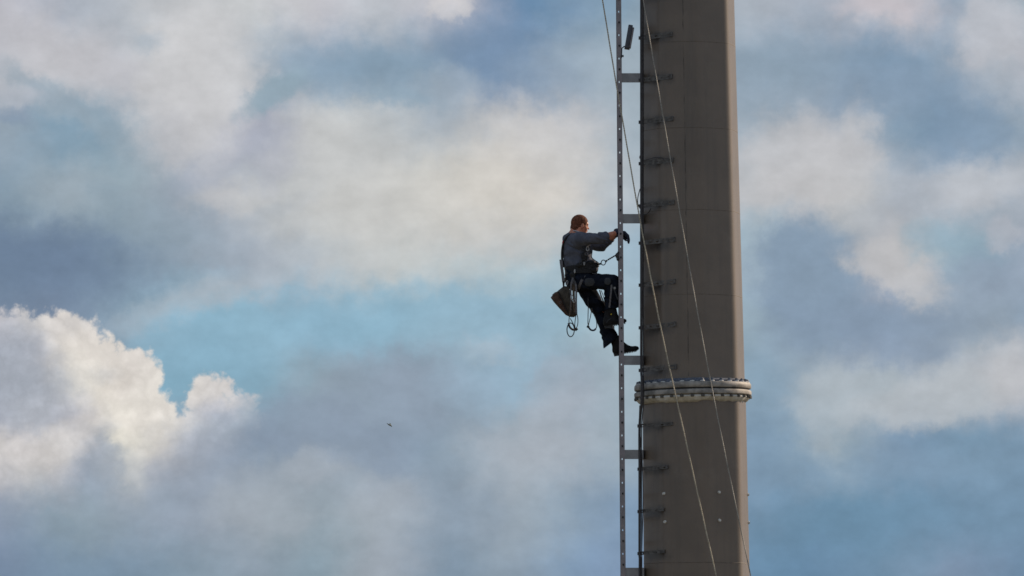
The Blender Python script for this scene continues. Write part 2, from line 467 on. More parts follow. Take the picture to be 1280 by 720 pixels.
def add_box(bm, lo, hi, mtx=None, mi=0):
    vs = [Vector((x, y, z)) for z in (lo[2], hi[2]) for y in (lo[1], hi[1]) for x in (lo[0], hi[0])]
    if mtx:
        vs = [mtx @ v for v in vs]
    n = len(bm.faces)
    add_mesh(bm, vs, [(0, 2, 3, 1), (4, 5, 7, 6), (0, 1, 5, 4), (2, 6, 7, 3), (0, 4, 6, 2), (1, 3, 7, 5)])
    bm.faces.ensure_lookup_table()
    for f in bm.faces[n:]:
        f.material_index = mi


def bevel(bm, w, seg=1):
    bmesh.ops.bevel(bm, geom=list(bm.edges) + list(bm.verts), offset=w, segments=seg, affect='EDGES', profile=0.6)
    return bm


def add_tube(bm, pts, r, seg=8, closed=False, flat=None, cap=True):
    """tube along pts; r number or list; flat=(w, t, up vector): a flat strap instead"""
    pts = [Vector(p) for p in pts]
    n = len(pts)
    rs = r if isinstance(r, (list, tuple)) else [r] * n
    ups = None
    rings = []
    prev = None
    for i, p in enumerate(pts):
        if closed:
            t = pts[(i + 1) % n] - pts[i - 1]
        else:
            t = pts[min(i + 1, n - 1)] - pts[max(i - 1, 0)]
        t.normalize()
        if flat:
            w = Vector(flat[2])
            a = (w - t * w.dot(t)).normalized()
        elif prev is None:
            a = t.orthogonal().normalized()
        else:
            a = (prev - t * prev.dot(t)).normalized()
        prev = a
        b = t.cross(a).normalized()
        ring = []
        if flat:
            W, T = flat[0] / 2, flat[1] / 2
            for sx, sy in ((-1, -1), (1, -1), (1, 1), (-1, 1)):
                ring.append(bm.verts.new(p + a * (W * sx) + b * (T * sy)))
        else:
            for k in range(seg):
                an = 2 * PI * k / seg
                ring.append(bm.verts.new(p + (a * math.cos(an) + b * math.sin(an)) * rs[i]))
        rings.append(ring)
    m = len(rings[0])
    for i in range(n if closed else n - 1):
        A, B = rings[i], rings[(i + 1) % n]
        for k in range(m):
            bm.faces.new((A[k], A[(k + 1) % m], B[(k + 1) % m], B[k]))
    if not closed and cap:
        bm.faces.new(rings[0][::-1])
        bm.faces.new(rings[-1])
    return bm


def tube(pts, r, seg=8, **kw):
    return add_tube(bmesh.new(), pts, r, seg, **kw)


def spline(pts, n=8):
    """Catmull-Rom through pts"""
    P = [Vector(p) for p in pts]
    P = [P[0] * 2 - P[1]] + P + [P[-1] * 2 - P[-2]]
    out = []
    for i in range(1, len(P) - 2):
        for k in range(n):
            t = k / n
            a, b, c, d = P[i - 1:i + 3]
            out.append(0.5 * ((2 * b) + (c - a) * t + (2 * a - 5 * b + 4 * c - d) * t * t + (3 * b - a - 3 * c + d) * t ** 3))
    out.append(P[-2])
    return out


FACETS = [math.radians(31.5 + 45 * k) for k in range(8)]


NORM = {}


def section(phi, p=34):
    """radius of the mast's eight-sided, softly bent section (1 = half its seen width); phi from the camera side, right positive"""
    raw = lambda f: sum(max(0.0, math.cos(f - q)) ** p for q in FACETS) ** (-1 / p)
    if p not in NORM:
        NORM[p] = max(raw(math.radians(d)) * math.sin(math.radians(d)) for d in range(60, 121))
    return raw(phi) / NORM[p]


def lathe(prof, seg=96, wob=None, p=0):
    """prof: list of (cx, z, r) rings; round about a slightly leaning axis"""
    bm = bmesh.new()
    rings = []
    for i, (cx, z, r) in enumerate(prof):
        ring = []
        for k in range(seg):
            a = 2 * PI * k / seg
            rr, zz = (r, z) if not wob else wob(i, a, r, z)
            if p:
                rr *= section(a + PI / 2, p[i] if isinstance(p, (list, tuple)) else p)
            ring.append(bm.verts.new((cx + rr * math.cos(a), rr * math.sin(a), zz)))
        rings.append(ring)
    for A, B in zip(rings, rings[1:]):
        for k in range(seg):
            bm.faces.new((A[k], A[(k + 1) % seg], B[(k + 1) % seg], B[k]))
    bm.faces.new(rings[0][::-1])
    bm.faces.new(rings[-1])
    return bm


def copy_part(o, parent, mtx):
    c = o.copy()
    COL.objects.link(c)
    c.parent = parent
    c.matrix_parent_inverse = Matrix.Translation(-parent.location) if parent.name in THINGS else o.matrix_parent_inverse
    c.matrix_basis = mtx
    return c


THINGS = set()

# ------------------------------------------------------------------ ground
g = bmesh.new()
bmesh.ops.create_circle(g, cap_ends=True, segments=64, radius=9000)
go = obj('ground', g, M['ground'], smooth=False)
go['kind'] = 'structure'

# ------------------------------------------------------------------ mast
UL0, UR0, UL1, UR1 = at(800.6, 0), at(918, 0), at(803.8, 480), at(931.3, 480)
LL0, LR0, LL1, LR1 = at(803, 500), at(932.6, 500), at(804.6, 720), at(937.4, 720)


def lerp_axis(a, b, c, d, z):
    """centre x and radius at height z from the limbs a,b (upper) and c,d (lower)"""
    t = (z - a.z) / (c.z - a.z)
    xl = a.x + (c.x - a.x) * t
    xr = b.x + (d.x - b.x) * t
    return (xl + xr) / 2, (xr - xl) / 2


def upper(z):
    return lerp_axis(UL0, UR0, UL1, UR1, z)


def lower(z):
    return lerp_axis(LL0, LR0, LL1, LR1, z)


def axis(z):
    return upper(z) if z > ZF else lower(z)


RF = 73.0 * MPP
ZF = at(866, 484.6, -RF).z           # joint plane between the two flange rings
CXF = at(866, 487).x
mast = thing('steel_mast', 'tall tapering grey-brown round steel mast with a bolted flange joint behind the worker', 'mast', (CXF, 0, 0))
THINGS.add(mast.name)

zs = [ZF + 0.02 + i * 0.8 for i in range(19)]
obj('upper_shaft', lathe([(upper(z)[0], z, upper(z)[1]) for z in zs], 240, p=34), M['mast'], mast)
zs = [0.12 + i * (ZF - 0.14) / 16 for i in range(17)]
obj('lower_shaft', lathe([(lower(z)[0], z, lower(z)[1]) for z in zs], 240, p=34), M['mastlow'], mast)
cb = lower(0.1)
obj('base_plate', lathe([(cb[0], 0.03, cb[1] + 0.35), (cb[0], 0.118, cb[1] + 0.35)]), M['flange'], mast)

px = MPP
mast_rings = []


TILT = Matrix.Translation((CXF, 0, ZF)) @ Matrix.Rotation(-math.radians(1.2), 4, 'Y') @ Matrix.Translation((-CXF, 0, -ZF))


def ring(name, prof, m, wob=None, p=9):
    bm = lathe([(CXF, ZF + dz * px, r * px) for r, dz in prof], 192, wob, p)
    bmesh.ops.transform(bm, matrix=TILT, verts=bm.verts)
    return obj(name, bm, m, mast)


ring('flange_ring', [(62, 8.6), (68.5, 8.6), (71.8, 8.2), (73, 6.8), (73.2, 3.0), (72.6, 1.3), (71, 0.75), (62, 0.75)], M['flange'])
ring('flange_ring', [(62, -0.75), (71, -0.75), (72.8, -1.4), (73.4, -3), (73.2, -6.4), (71.8, -7.6), (68, -8), (62, -8)], M['flange'])
ring('gasket', [(62, 0.7), (70.6, 0.7), (70.6, -0.7), (62, -0.7)], M['darkhole'])
rs = random.Random(3)
ph = [rs.uniform(0, 6.28) for _ in range(8)]


def lipw(i, a, r, z):
    if i >= 2:
        k = (math.sin(5 * a + ph[0]) + 0.7 * math.sin(11 * a + ph[1]) + 0.5 * math.sin(23 * a + ph[2]) + 0.35 * math.sin(41 * a + ph[3]))
        z += k * 0.75 * px * (1 if i == 3 else 0.5)
    return r, z


ring('sealant_collar', [(70.5, -8.05), (71.2, -10.0), (69.2, -13.0), (65.2, -16.0)], M['sealant'], lipw, [9, 9, 16, 30])

bm = bmesh.new()
bmesh.ops.create_cone(bm, cap_ends=True, segments=6, radius1=0.022, radius2=0.020, depth=0.024, matrix=Matrix.Translation((0, 0, 0.012)))
bmesh.ops.create_cone(bm, cap_ends=True, segments=8, radius1=0.011, radius2=0.009, depth=0.008, matrix=Matrix.Translation((0, 0, 0.027)))
nut_me = None
NB = 34
b0 = obj('bolt', bm, M['bolt'], mast, smooth=False)
bm = bmesh.new()
bmesh.ops.create_cone(bm, cap_ends=True, segments=6, radius1=0.021, radius2=0.021, depth=0.03, matrix=Matrix.Translation((0, 0, -0.015)))
b1 = obj('bolt_head', bm, M['boltlow'], mast, smooth=False)
bm = bmesh.new()
bmesh.ops.create_cone(bm, cap_ends=True, segments=10, radius1=0.030, radius2=0.026, depth=0.01, matrix=Matrix.Translation((0, 0, 0.004)))
b2 = obj('washer', bm, M['sealant'], mast, smooth=False)
for k in range(NB):
    a = 2 * PI * (k + 0.3) / NB
    sc_ = section(a + PI / 2, 9)
    top = Vector((CXF + 68.6 * sc_ * px * math.cos(a), 68.6 * sc_ * px * math.sin(a), ZF + 8.65 * px))
    low = Vector((CXF + 71.6 * sc_ * px * math.cos(a), 71.6 * sc_ * px * math.sin(a), ZF - 7.7 * px))
    rz = Matrix.Rotation(rs.uniform(0, 1), 4, 'Z')
    for src, p in ((b0, top + Vector((0, 0, 0.008))), (b1, low), (b2, top)):
        mtx = TILT @ Matrix.Translation(p) @ rz
        if k == 0:
            src.matrix_basis = mtx
        else:
            copy_part(src, mast, mtx)
# low raised collar of old paint and sealant above the ring
ring('paint_bead', [(66.5, 8.65), (66.4, 10.6), (64.9, 12.4), (64.0, 13.2), (63.4, 13.3)], M['bead'], None, [9, 9, 20, 34, 34])


TAB = [(section(math.radians(d)) * math.sin(math.radians(d)), math.radians(d)) for d in range(-90, 91)]


def surf(pxx, pyy, fn=None, out=0.0):
    """point on the mast surface seen at pixel (pxx, pyy), and the outward normal"""
    p = at(pxx, pyy, -0.5)
    for _ in range(5):
        cx, r = (fn or axis)(p.z)
        t = (p.x - cx) / r
        ph_ = min(TAB, key=lambda q: abs(q[0] - t))[1]
        p = at(pxx, pyy, -r * section(ph_) * math.cos(ph_))
    f = min(FACETS, key=lambda q: abs(math.atan2(math.sin(q - ph_), math.cos(q - ph_))))
    nrm = Vector((math.sin(f), -math.cos(f), 0))
    return p + nrm * out, nrm


# vertical weld seam, broken bead
def seam(p0, p1, fn):
    bm = bmesh.new()
    n = 70
    pts, rr = [], []
    for i in range(n + 1):
        t = i / n
        q, nn = surf(p0[0] + (p1[0] - p0[0]) * t + rs.uniform(-0.35, 0.35), p0[1] + (p1[1] - p0[1]) * t, fn)
        pts.append(q)
        rr.append(rs.choice((0.0004, 0.002, 0.0045)))
    return add_tube(bm, pts, rr, 6)


obj('weld_seam', seam((852, -80), (861, 470), upper), M['seam'], mast)
for yy in (58, 165, 267, 372):
    c, r = upper(at(915, yy).z)
    z = at(915, yy).z
    obj('weld_ring', lathe([(c, z - 0.0035, r + 0.0002), (c, z - 0.0015, r + 0.0012), (c, z + 0.0015, r + 0.0010), (c, z + 0.0035, r + 0.0002)], 240, p=34), M['joint'], mast)
z = at(915, 705).z
c, r = lower(z)
obj('weld_ring', lathe([(c, z - 0.0035, r + 0.0002), (c, z - 0.0015, r + 0.003), (c, z + 0.0015, r + 0.0010), (c, z + 0.0035, r + 0.0002)], 240, p=34), M['joint'], mast)

# pale studs
bm = bmesh.new()
bmesh.ops.create_cone(bm, cap_ends=True, segments=12, radius1=0.019, radius2=0.015, depth=0.022)
st0 = obj('stud', bm, M['stud'], mast)
for i, (x, y) in enumerate([(830.3, 617), (898.6, 615.3), (831.7, 652.3), (899.2, 650.4)]):
    q, nn = surf(x, y, lower, 0.008)
    mtx = Matrix.Translation(q) @ nn.to_track_quat('Z', 'Y').to_matrix().to_4x4()
    if i:
        copy_part(st0, mast, mtx)
    else:
        st0.matrix_basis = mtx
for y in (618, 653):
    z = at(936, y).z
    c, r = lower(z)
    copy_part(st0, mast, Matrix.Translation((c + r + 0.004, 0.05, z)) @ Matrix.Rotation(PI / 2, 4, 'Y'))

# cable brackets: perforated angle bars standing off the mast's near left side
BR = [(-6.5, 837, 1), (47.5, 839.5, 1), (100.3, 839.5, 1), (152.8, 840.5, 1), (204.6, 841, 1), (257.5, 842, 1), (304, 843, 1), (356.5, 843.5, 1),
      (409.8, 844, 1), (463, 845, 1), (532.5, 840, 0), (586.5, 834, 0), (639.5, 830, 0), (692, 831, 0), (745, 832, 0)]
clamp_pts = []
for y, xr, up_ in BR:
    fn = upper if up_ else lower
    q, nn = surf(xr, y - (4.2 if up_ else 2.4), fn)
    xl = 801.0 if up_ else 799.5
    cpt = at(xl, y, -0.36 if up_ else -0.40)
    q = q + nn * 0.012
    d = (cpt - q)
    L = d.length
    d.normalize()
    nrm = Vector((0, 0, 1)).cross(d).normalized()
    if nrm.y > 0:
        nrm = -nrm
    mtx = Matrix((Vector((d.x, nrm.x, 0, 0)), Vector((d.y, nrm.y, 0, 0)), Vector((d.z, nrm.z, 1, 0)), Vector((0, 0, 0, 1)))).to_4x4()
    mtx[2][2] = 1.0
    mtx.translation = q
    bm = bmesh.new()
    # vertical leg with round holes between lugs, and horizontal leg
    h = 0.025 if up_ else 0.018
    add_box(bm, (0, 0, h * 0.35), (L, 0.005, h), mtx)
    add_box(bm, (0, 0, -h), (L, 0.005, -h * 0.35), mtx)
    nseg = 5
    for k in range(nseg + 1):
        x0 = L * k / nseg - 0.022
        add_box(bm, (max(0, x0), -0.001, -h * 0.36), (min(L, x0 + 0.044), 0.004, h * 0.36), mtx)
    add_box(bm, (0, -0.035, h), (L, 0.006, h + 0.005), mtx)
    add_box(bm, (-0.012, -0.05, -h * 0.9), (0.004, 0.012, h * 1.3), mtx)
    br = obj('cable_bracket', bm, M['bracket'], mast, smooth=False)
    # weld foot strut to the mast surface
    mid = q + d * (L * 0.45)
    cx, r = fn(mid.z)
    nv = Vector((mid.x - cx, mid.y, 0)).normalized()
    bm = bmesh.new()
    foot = Vector((cx, 0, mid.z)) + nv * (r * 0.93 - 0.01)
    add_tube(bm, [foot, mid + nv * 0.002], 0.012, 6)
    ft = obj('bracket_foot', bm, M['bracket'], br, smooth=False)
    ft.matrix_parent_inverse = Matrix.Identity(4)
    bm = bmesh.new()
    # saddle clamp at the cable end
    add_box(bm, (-0.026, -0.03, -0.018), (0.03, 0.026, 0.018), Matrix.Translation(cpt + Vector((0, 0.0, 0))))
    c_ = obj('clamp', bm, M['darkmetal'], br, smooth=False)
    c_.parent = br
    c_.matrix_parent_inverse = Matrix.Identity(4)
    clamp_pts.append((cpt, up_))

# ------------------------------------------------------------------ cables down the mast
cab = thing('cable_run', 'black cable run clamped down the left edge of the mast, crossing the flange', 'cable', (at(801, 720).x, -0.4, 0))
up_pts = [c + Vector((0.006, -0.034, 0)) for c, u in clamp_pts if u]
lo_pts = [c + Vector((-0.0, -0.034, 0)) for c, u in clamp_pts if not u]
fl = [Vector((at(802.2, 475, -0.45).x, -0.46, ZF + 0.12)), Vector((at(802.2, 500, -0.45).x, -0.47, ZF - 0.14))]
top = up_pts[0] + (up_pts[0] - up_pts[1]) * 9
bot = Vector((lo_pts[-1].x - 0.05, -0.42, 0.05))
path = [top] + up_pts + fl + lo_pts + [bot]
obj('main_cable', tube(spline(path, 5), 0.016, 8), M['pipe'], cab)
p2 = [p + Vector((0.0235 + 0.0015 * math.sin(i * 2.1), 0.012, 0)) for i, p in enumerate(path)]
obj('thin_cable', tube(spline(p2, 5), 0.007, 6), M['pipe'], cab)
p3 = [Vector((at(799.6, 507, -0.43).x, -0.44, at(799, 507, -0.4).z)), Vector((at(799.3, 530, -0.43).x, -0.45, at(799, 530, -0.4).z))] + \
     [p + Vector((0.030 + 0.01 * math.sin(i * 1.7), -0.02, 0.1)) for i, p in enumerate(lo_pts[1:])] + [bot + Vector((0.04, 0, 0))]
obj('thin_cable', tube(spline(p3, 6), 0.0055, 6), M['pipe'], cab)
# slack loops of cable at three brackets
for pts in ([(803, 190), (804, 197), (808, 200.5), (816, 199), (824, 197), (829, 198), (831.5, 201)],
            [(801, 262), (805, 266), (810, 268.5), (815, 266), (818, 261)],
            [(800, 236), (797.5, 246), (797.2, 254), (799, 259), (802, 262)],
            [(806, 256), (813, 255), (819, 253), (822, 255)]):
    P = []
    for i, (x, y) in enumerate(pts):
        q = surf(max(x, 803), y, upper, 0.05)[0] if x > 803.5 else at(x, y, -0.38)
        P.append(q)
    obj('cable_loop', tube(spline(P, 5), 0.0055, 6), M['pipe'], cab)


# ------------------------------------------------------------------ ladder
def ladx(z):
    a, b = at(773.6, 0, -0.2), at(779.2, 720, -0.2)
    return a.x + (b.x - a.x) * (a.z - z) / (a.z - b.z)


Z0 = at(776, 28, -0.2).z
DZR = (at(776, 28, -0.2).z - at(776, 28 + 29.45 * 20, -0.2).z) / 20
HOLE0 = at(776, 14.6, -0.2).z
lad = thing('wall_ladder', 'long grey perforated steel ladder held off the left side of the mast', 'ladder', (ladx(0), 0, 0))
THINGS.add(lad.name)
KMIN, KMAX = -12, 62
zt, zb = Z0 - (KMIN - 0.6) * DZR, 0.05
shx = (ladx(zt) - ladx(zb)) / (zt - zb)


def rail(yc, side, slot):
    bm = bmesh.new()
    W = 0.0285

    def bx(x0, x1, y0, y1, za, zc):
        vs = []
        for z in (za, zc):
            cx = ladx(z)
            for y in (y0, y1):
                for x in (x0, x1):
                    vs.append((cx + x, yc + y * side, z))
        add_mesh(bm, vs, [(0, 2, 3, 1), (4, 5, 7, 6), (0, 1, 5, 4), (2, 6, 7, 3), (0, 4, 6, 2), (1, 3, 7, 5)])
    hw = 0.0098
    bx(-W, -hw, 0, 0.004, zb, zt)
    bx(hw, W, 0, 0.004, zb, zt)
    bx(-W + 0.0005, -W + 0.0035, 0.004, 0.028, zb, zt)     # channel flanges
    bx(W - 0.0035, W - 0.0005, 0.004, 0.028, zb, zt)
    za = zb
    k = KMAX
    cuts = []
    while k > KMIN - 2:
        zh = HOLE0 - k * DZR
        lo, hi = (zh - 0.0098, zh + 0.0098) if not slot else (zh - 0.004, zh + 0.064)
        if lo > zb + 0.05 and hi < zt:
            cuts.append((lo, hi))
        k -= 1
    for lo, hi in cuts:
        bx(-hw, hw, 0.0002, 0.0038, za, lo)
        za = hi
    bx(-hw, hw, 0.0002, 0.0038, za, zt)
    return bm


obj('rail', rail(-0.2, 1, False), M['galv'], lad, smooth=False)
obj('rail', rail(0.2, -1, True), M['galv'], lad, smooth=False)
# rungs: D-shaped hollow section sticking through the rails, ends capped dark as painted shade of the hollow
bm = bmesh.new()
prof = [(-0.013, 0.013), (-0.005, 0.017), (0.006, 0.017), (0.013, 0.012), (0.015, -0.006), (0.010, -0.014), (0, -0.0175), (-0.010, -0.014), (-0.014, -0.006)]
n = len(prof)
vs = [(x, y, z) for y in (-0.206, 0.206) for x, z in prof] + [(x * 0.72, y, z * 0.76) for y in (-0.206, 0.206) for x, z in prof] + \
     [(x * 0.72, y, z * 0.76) for y in (-0.2022, 0.2022) for x, z in prof]
fs, mi = [], []
for k in range(n):
    j = (k + 1) % n
    fs.append((k, j, n + j, n + k)); mi.append(0)
    for e in (0, 1):
        fs.append((e * n + k, e * n + j, 2 * n + e * n + j, 2 * n + e * n + k)); mi.append(0)
        fs.append((2 * n + e * n + k, 2 * n + e * n + j, 4 * n + e * n + j, 4 * n + e * n + k)); mi.append(1)
for e in (0, 1):
    fs.append(tuple(4 * n + e * n + k for k in range(n))); mi.append(1)
bv = [bm.verts.new(v) for v in vs]
for f, m_ in zip(fs, mi):
    bm.faces.new([bv[i] for i in f]).material_index = m_
r0 = obj('rung', bm, [M['galv'], M['darkhole']], lad, smooth=False)
first = True
for k in range(KMIN, KMAX):
    z = Z0 - k * DZR
    if z < 0.3:
        continue
    mtx = Matrix.Translation((ladx(z) + 0.0, 0, z))
    if first:
        r0.matrix_basis = mtx
        first = False
    else:
        copy_part(r0, lad, mtx)
# stays from the rails to the mast
for y0, y1 in ((91.4, 103.0), (267.4, 279.2), (444.4, 456.2), (562.2, 573.8), (709.6, 721.5), (-85, -73)):
    zt_, zb_ = at(790, y0, -0.2).z, at(790, y1, -0.2).z
    zm = (zt_ + zb_) / 2
    cx, r = axis(zm)
    xe = cx - r - 0.004
    x0 = ladx(zm) + 0.0265
    bm = bmesh.new()
    add_box(bm, (x0, -0.1935, zb_), (xe, -0.1875, zt_))
    add_box(bm, (x0, -0.1875, zt_ - 0.006), (xe, -0.160, zt_ - 0.0005))
    add_box(bm, (xe, -0.1935, zb_), (xe + 0.006, 0.1935, zt_))
    sy = obj('stay_plate', bm, M['stay'], lad, smooth=False)
    bm = bmesh.new()
    for dx in (-0.036, -0.008):
        for dz in (-0.03, 0.03):
            bmesh.ops.create_cone(bm, cap_ends=True, segments=6, radius1=0.007, radius2=0.007, depth=0.012,
                                  matrix=Matrix.Translation((x0 + dx + 0.012, -0.209 if dx < -0.02 else -0.196, zm + dz)) @ Matrix.Rotation(PI / 2, 4, 'X'))
    bm = bmesh.new()
    add_box(bm, (x0, 0.186, zb_ + 0.05), (xe, 0.193, zt_ - 0.004))
    obj('stay_plate', bm, M['stay'], lad, smooth=False)

# ------------------------------------------------------------------ ropes
def sag(pts, y0, y1):
    n = len(pts)
    return spline([at(x, y, y0 + (y1 - y0) * i / (n - 1)) for i, (x, y) in enumerate(pts)], 10)


def twisted(path, r, pitch):
    bm = bmesh.new()
    dense = []
    for a, b in zip(path, path[1:]):
        m = max(1, int((b - a).length / (pitch / 5)))
        for k in range(m):
            dense.append(a.lerp(b, k / m))
    dense.append(path[-1])
    s = 0
    acc = [0]
    for a, b in zip(dense, dense[1:]):
        s += (b - a).length
        acc.append(s)
    for strand in range(2):
        pts = []
        for i, p in enumerate(dense):
            t = (dense[min(i + 1, len(dense) - 1)] - dense[max(i - 1, 0)]).normalized()
            a = Vector((0, 1, 0))
            a = (a - t * a.dot(t)).normalized()
            b = t.cross(a)
            an = acc[i] / pitch * 2 * PI + strand * PI
            pts.append(p + (a * math.cos(an) + b * math.sin(an)) * r * 0.34)
        add_tube(bm, pts, r * 0.74, 5)
    return bm


rope_pts = [(739, -90), (753.2, 0), (770.6, 107), (776.5, 140), (797.6, 262), (824, 400), (854.8, 540), (895.3, 720), (916, 810)]
tag(obj('rope', twisted(sag(rope_pts, -0.95, -1.15), 0.0085, 0.055), M['rope']),
    'tan twisted rope slanting from left of the ladder down across the mast', 'rope')
wire_pts = [(791, -90), (804, 0), (826.8, 134), (849.6, 265), (873.7, 400), (900.8, 540), (937.6, 716), (956, 800)]
tag(obj('wire_cable', twisted(sag(wire_pts, -1.1, -1.4), 0.0068, 0.05), M['wire']),
    'thin grey wire slanting across the mast towards its lower right edge', 'wire')

# ------------------------------------------------------------------ small lamp on the ladder
lc = at(786.6, 46.5, -0.2)
lamp = thing('small_floodlight', 'small dark oblong lamp tilted on a bent arm fixed to the ladder rail', 'lamp', at(777, 70, -0.2))
ax = (at(789.2, 33, -0.2) - at(784.2, 62, -0.2)).normalized()
sx = Vector((ax.z, 0, -ax.x))
mt = Matrix(((sx.x, 0, ax.x, lc.x), (0, 1, 0, lc.y), (sx.z, 0, ax.z, lc.z), (0, 0, 0, 1)))
bm = bmesh.new()
add_box(bm, (-0.034, -0.07, -0.138), (0.020, 0.07, 0.142), mt)
obj('housing', bevel(bm, 0.009, 2), M['lamp'], lamp)
bm = bmesh.new()
add_box(bm, (0.018, -0.060, -0.128), (0.040, 0.060, 0.118), mt)
obj('visor', bevel(bm, 0.005, 1), M['galv'], lamp)
bm = bmesh.new()
add_box(bm, (-0.035, -0.045, -0.147), (0.028, 0.045, -0.134), mt)
obj('end_cap', bevel(bm, 0.003, 1), M['lamp'], lamp)
obj('arm', tube([at(776.8, 72.5, -0.2), at(777.2, 60.5, -0.2), at(780, 58.2, -0.2), at(783, 57.6, -0.2)], 0.0075, 8), M['darkmetal'], lamp)
obj('arm_knob', tube([at(775.8, 70.0, -0.2), at(779.6, 70.0, -0.2)], [0.009, 0.014], 8), M['darkmetal'], lamp)


# ------------------------------------------------------------------ distance-field surfaces (figure and clothes)
class Field:
    def __init__(s, lo, hi, h):
        s.lo, s.h = np.array(lo, dtype=np.float32), h
        s.n = np.ceil((np.array(hi) - np.array(lo)) / h).astype(int) + 1
        s.D = np.full(tuple(s.n), 9.0, dtype=np.float32)

    def box(s, lo, hi):
        i0 = np.maximum(np.floor((np.array(lo) - s.lo) / s.h).astype(int), 0)
        i1 = np.minimum(np.ceil((np.array(hi) - s.lo) / s.h).astype(int) + 1, s.n)
        sl = tuple(slice(a, max(a, b)) for a, b in zip(i0, i1))
        ax = [s.lo[i] + np.arange(i0[i], max(i0[i], i1[i]), dtype=np.float32) * s.h for i in range(3)]
        return sl, np.meshgrid(*ax, indexing='ij')

    def put(s, sl, d, k):
        A = s.D[sl]
        if k > 0:
            hh = np.maximum(k - np.abs(A - d), 0) / k
            s.D[sl] = np.minimum(A, d) - hh * hh * k * 0.25
        else:
            s.D[sl] = np.minimum(A, d)

    def cap(s, a, b, ra, rb, k=0.03, grow=0.0, sq=(1, 1, 1)):
        a, b = np.array(a, dtype=np.float32), np.array(b, dtype=np.float32)
        ra, rb = ra + grow, rb + grow
        mg = max(ra, rb) / min(sq) + k + 2 * s.h
        sl, (X, Y, Z) = s.box(np.minimum(a, b) - mg, np.maximum(a, b) + mg)
        if X.size == 0:
            return
        d = b - a
        L2 = float(d @ d) + 1e-9
        t = np.clip(((X - a[0]) * d[0] + (Y - a[1]) * d[1] + (Z - a[2]) * d[2]) / L2, 0, 1)
        q = np.sqrt(((X - a[0] - t * d[0]) * sq[0]) ** 2 + ((Y - a[1] - t * d[1]) * sq[1]) ** 2 + ((Z - a[2] - t * d[2]) * sq[2]) ** 2)
        s.put(sl, q - (ra + (rb - ra) * t), k)

    def ell(s, c, r, R=None, k=0.03, grow=0.0, cut=False):
        c = np.array(c, dtype=np.float32)
        r = np.array(r, dtype=np.float32) + grow
        mg = float(max(r)) + k + 2 * s.h
        sl, (X, Y, Z) = s.box(c - mg, c + mg)
        if X.size == 0:
            return
        R = np.eye(3) if R is None else np.array(R)
        dx, dy, dz = X - c[0], Y - c[1], Z - c[2]
        q = [dx * R[0, i] + dy * R[1, i] + dz * R[2, i] for i in range(3)]
        k0 = np.sqrt(sum((q[i] / r[i]) ** 2 for i in range(3)))
        k1 = np.sqrt(sum((q[i] / (r[i] ** 2)) ** 2 for i in range(3))) + 1e-6
        d = k0 * (k0 - 1) / k1
        if cut:
            A = s.D[sl]
            hh = np.maximum(k - np.abs(A + d), 0) / k
            s.D[sl] = np.maximum(A, -d) + hh * hh * k * 0.25
        else:
            s.put(sl, d, k)

    def coords(s):
        ax = [s.lo[i] + np.arange(s.n[i], dtype=np.float32) * s.h for i in range(3)]
        return np.meshgrid(*ax, indexing='ij')

    def clip(s, p, nrm):
        """cut away the side nrm points to"""
        X, Y, Z = s.coords()
        nrm = Vector(nrm).normalized()
        s.D = np.maximum(s.D, (X - p[0]) * nrm[0] + (Y - p[1]) * nrm[1] + (Z - p[2]) * nrm[2])

    def clip_near(s, p, nrm, rad):
        X, Y, Z = s.coords()
        nrm = Vector(nrm).normalized()
        pl = (X - p[0]) * nrm[0] + (Y - p[1]) * nrm[1] + (Z - p[2]) * nrm[2]
        m = (X - p[0]) ** 2 + (Y - p[1]) ** 2 + (Z - p[2]) ** 2 < rad * rad
        s.D = np.where(m, np.maximum(s.D, pl), s.D)

    def folds(s, amp, f=(1, 1, 1), seed=0):
        X, Y, Z = s.coords()
        o = seed * 1.7
        w = np.sin(X * 9 * f[0] + o + 1.6 * np.sin(Z * 13 + o)) + np.sin(Y * 15 * f[1] - 2 * np.sin(X * 11 + Z * 17))
        v = np.sin(Z * 46 * f[2] + 2.2 * w + o) + 0.6 * np.sin(X * 61 + Z * 34 + 2 * w) + 0.5 * np.sin(Y * 55 - Z * 21 + w + o)
        s.D = s.D + amp * v.astype(np.float32)

    def mesh(s, name):
        D = s.D
        nx, ny, nz = D.shape
        sg = D < 0
        c = np.zeros((nx - 1, ny - 1, nz - 1), dtype=np.int8)
        for i in (0, 1):
            for j in (0, 1):
                for k in (0, 1):
                    c += sg[i:nx - 1 + i, j:ny - 1 + j, k:nz - 1 + k]
        act = np.argwhere((c > 0) & (c < 8))
        idx = np.full(c.shape, -1, dtype=np.int64)
        idx[act[:, 0], act[:, 1], act[:, 2]] = np.arange(len(act))
        pos = np.zeros((len(act), 3))
        cnt = np.zeros(len(act))
        corners = [(i, j, k) for i in (0, 1) for j in (0, 1) for k in (0, 1)]
        for a in corners:
            for ax_ in range(3):
                if a[ax_]:
                    continue
                b = list(a)
                b[ax_] = 1
                va = D[act[:, 0] + a[0], act[:, 1] + a[1], act[:, 2] + a[2]]
                vb = D[act[:, 0] + b[0], act[:, 1] + b[1], act[:, 2] + b[2]]
                m = (va < 0) != (vb < 0)
                t = np.where(m, va / np.where(m, va - vb, 1), 0)
                p = np.array(a, dtype=float)[None, :].repeat(len(act), 0)
                p[:, ax_] += t
                pos[m] += p[m]
                cnt[m] += 1
        pos = (pos / cnt[:, None] + act) * s.h + s.lo
        quads = []
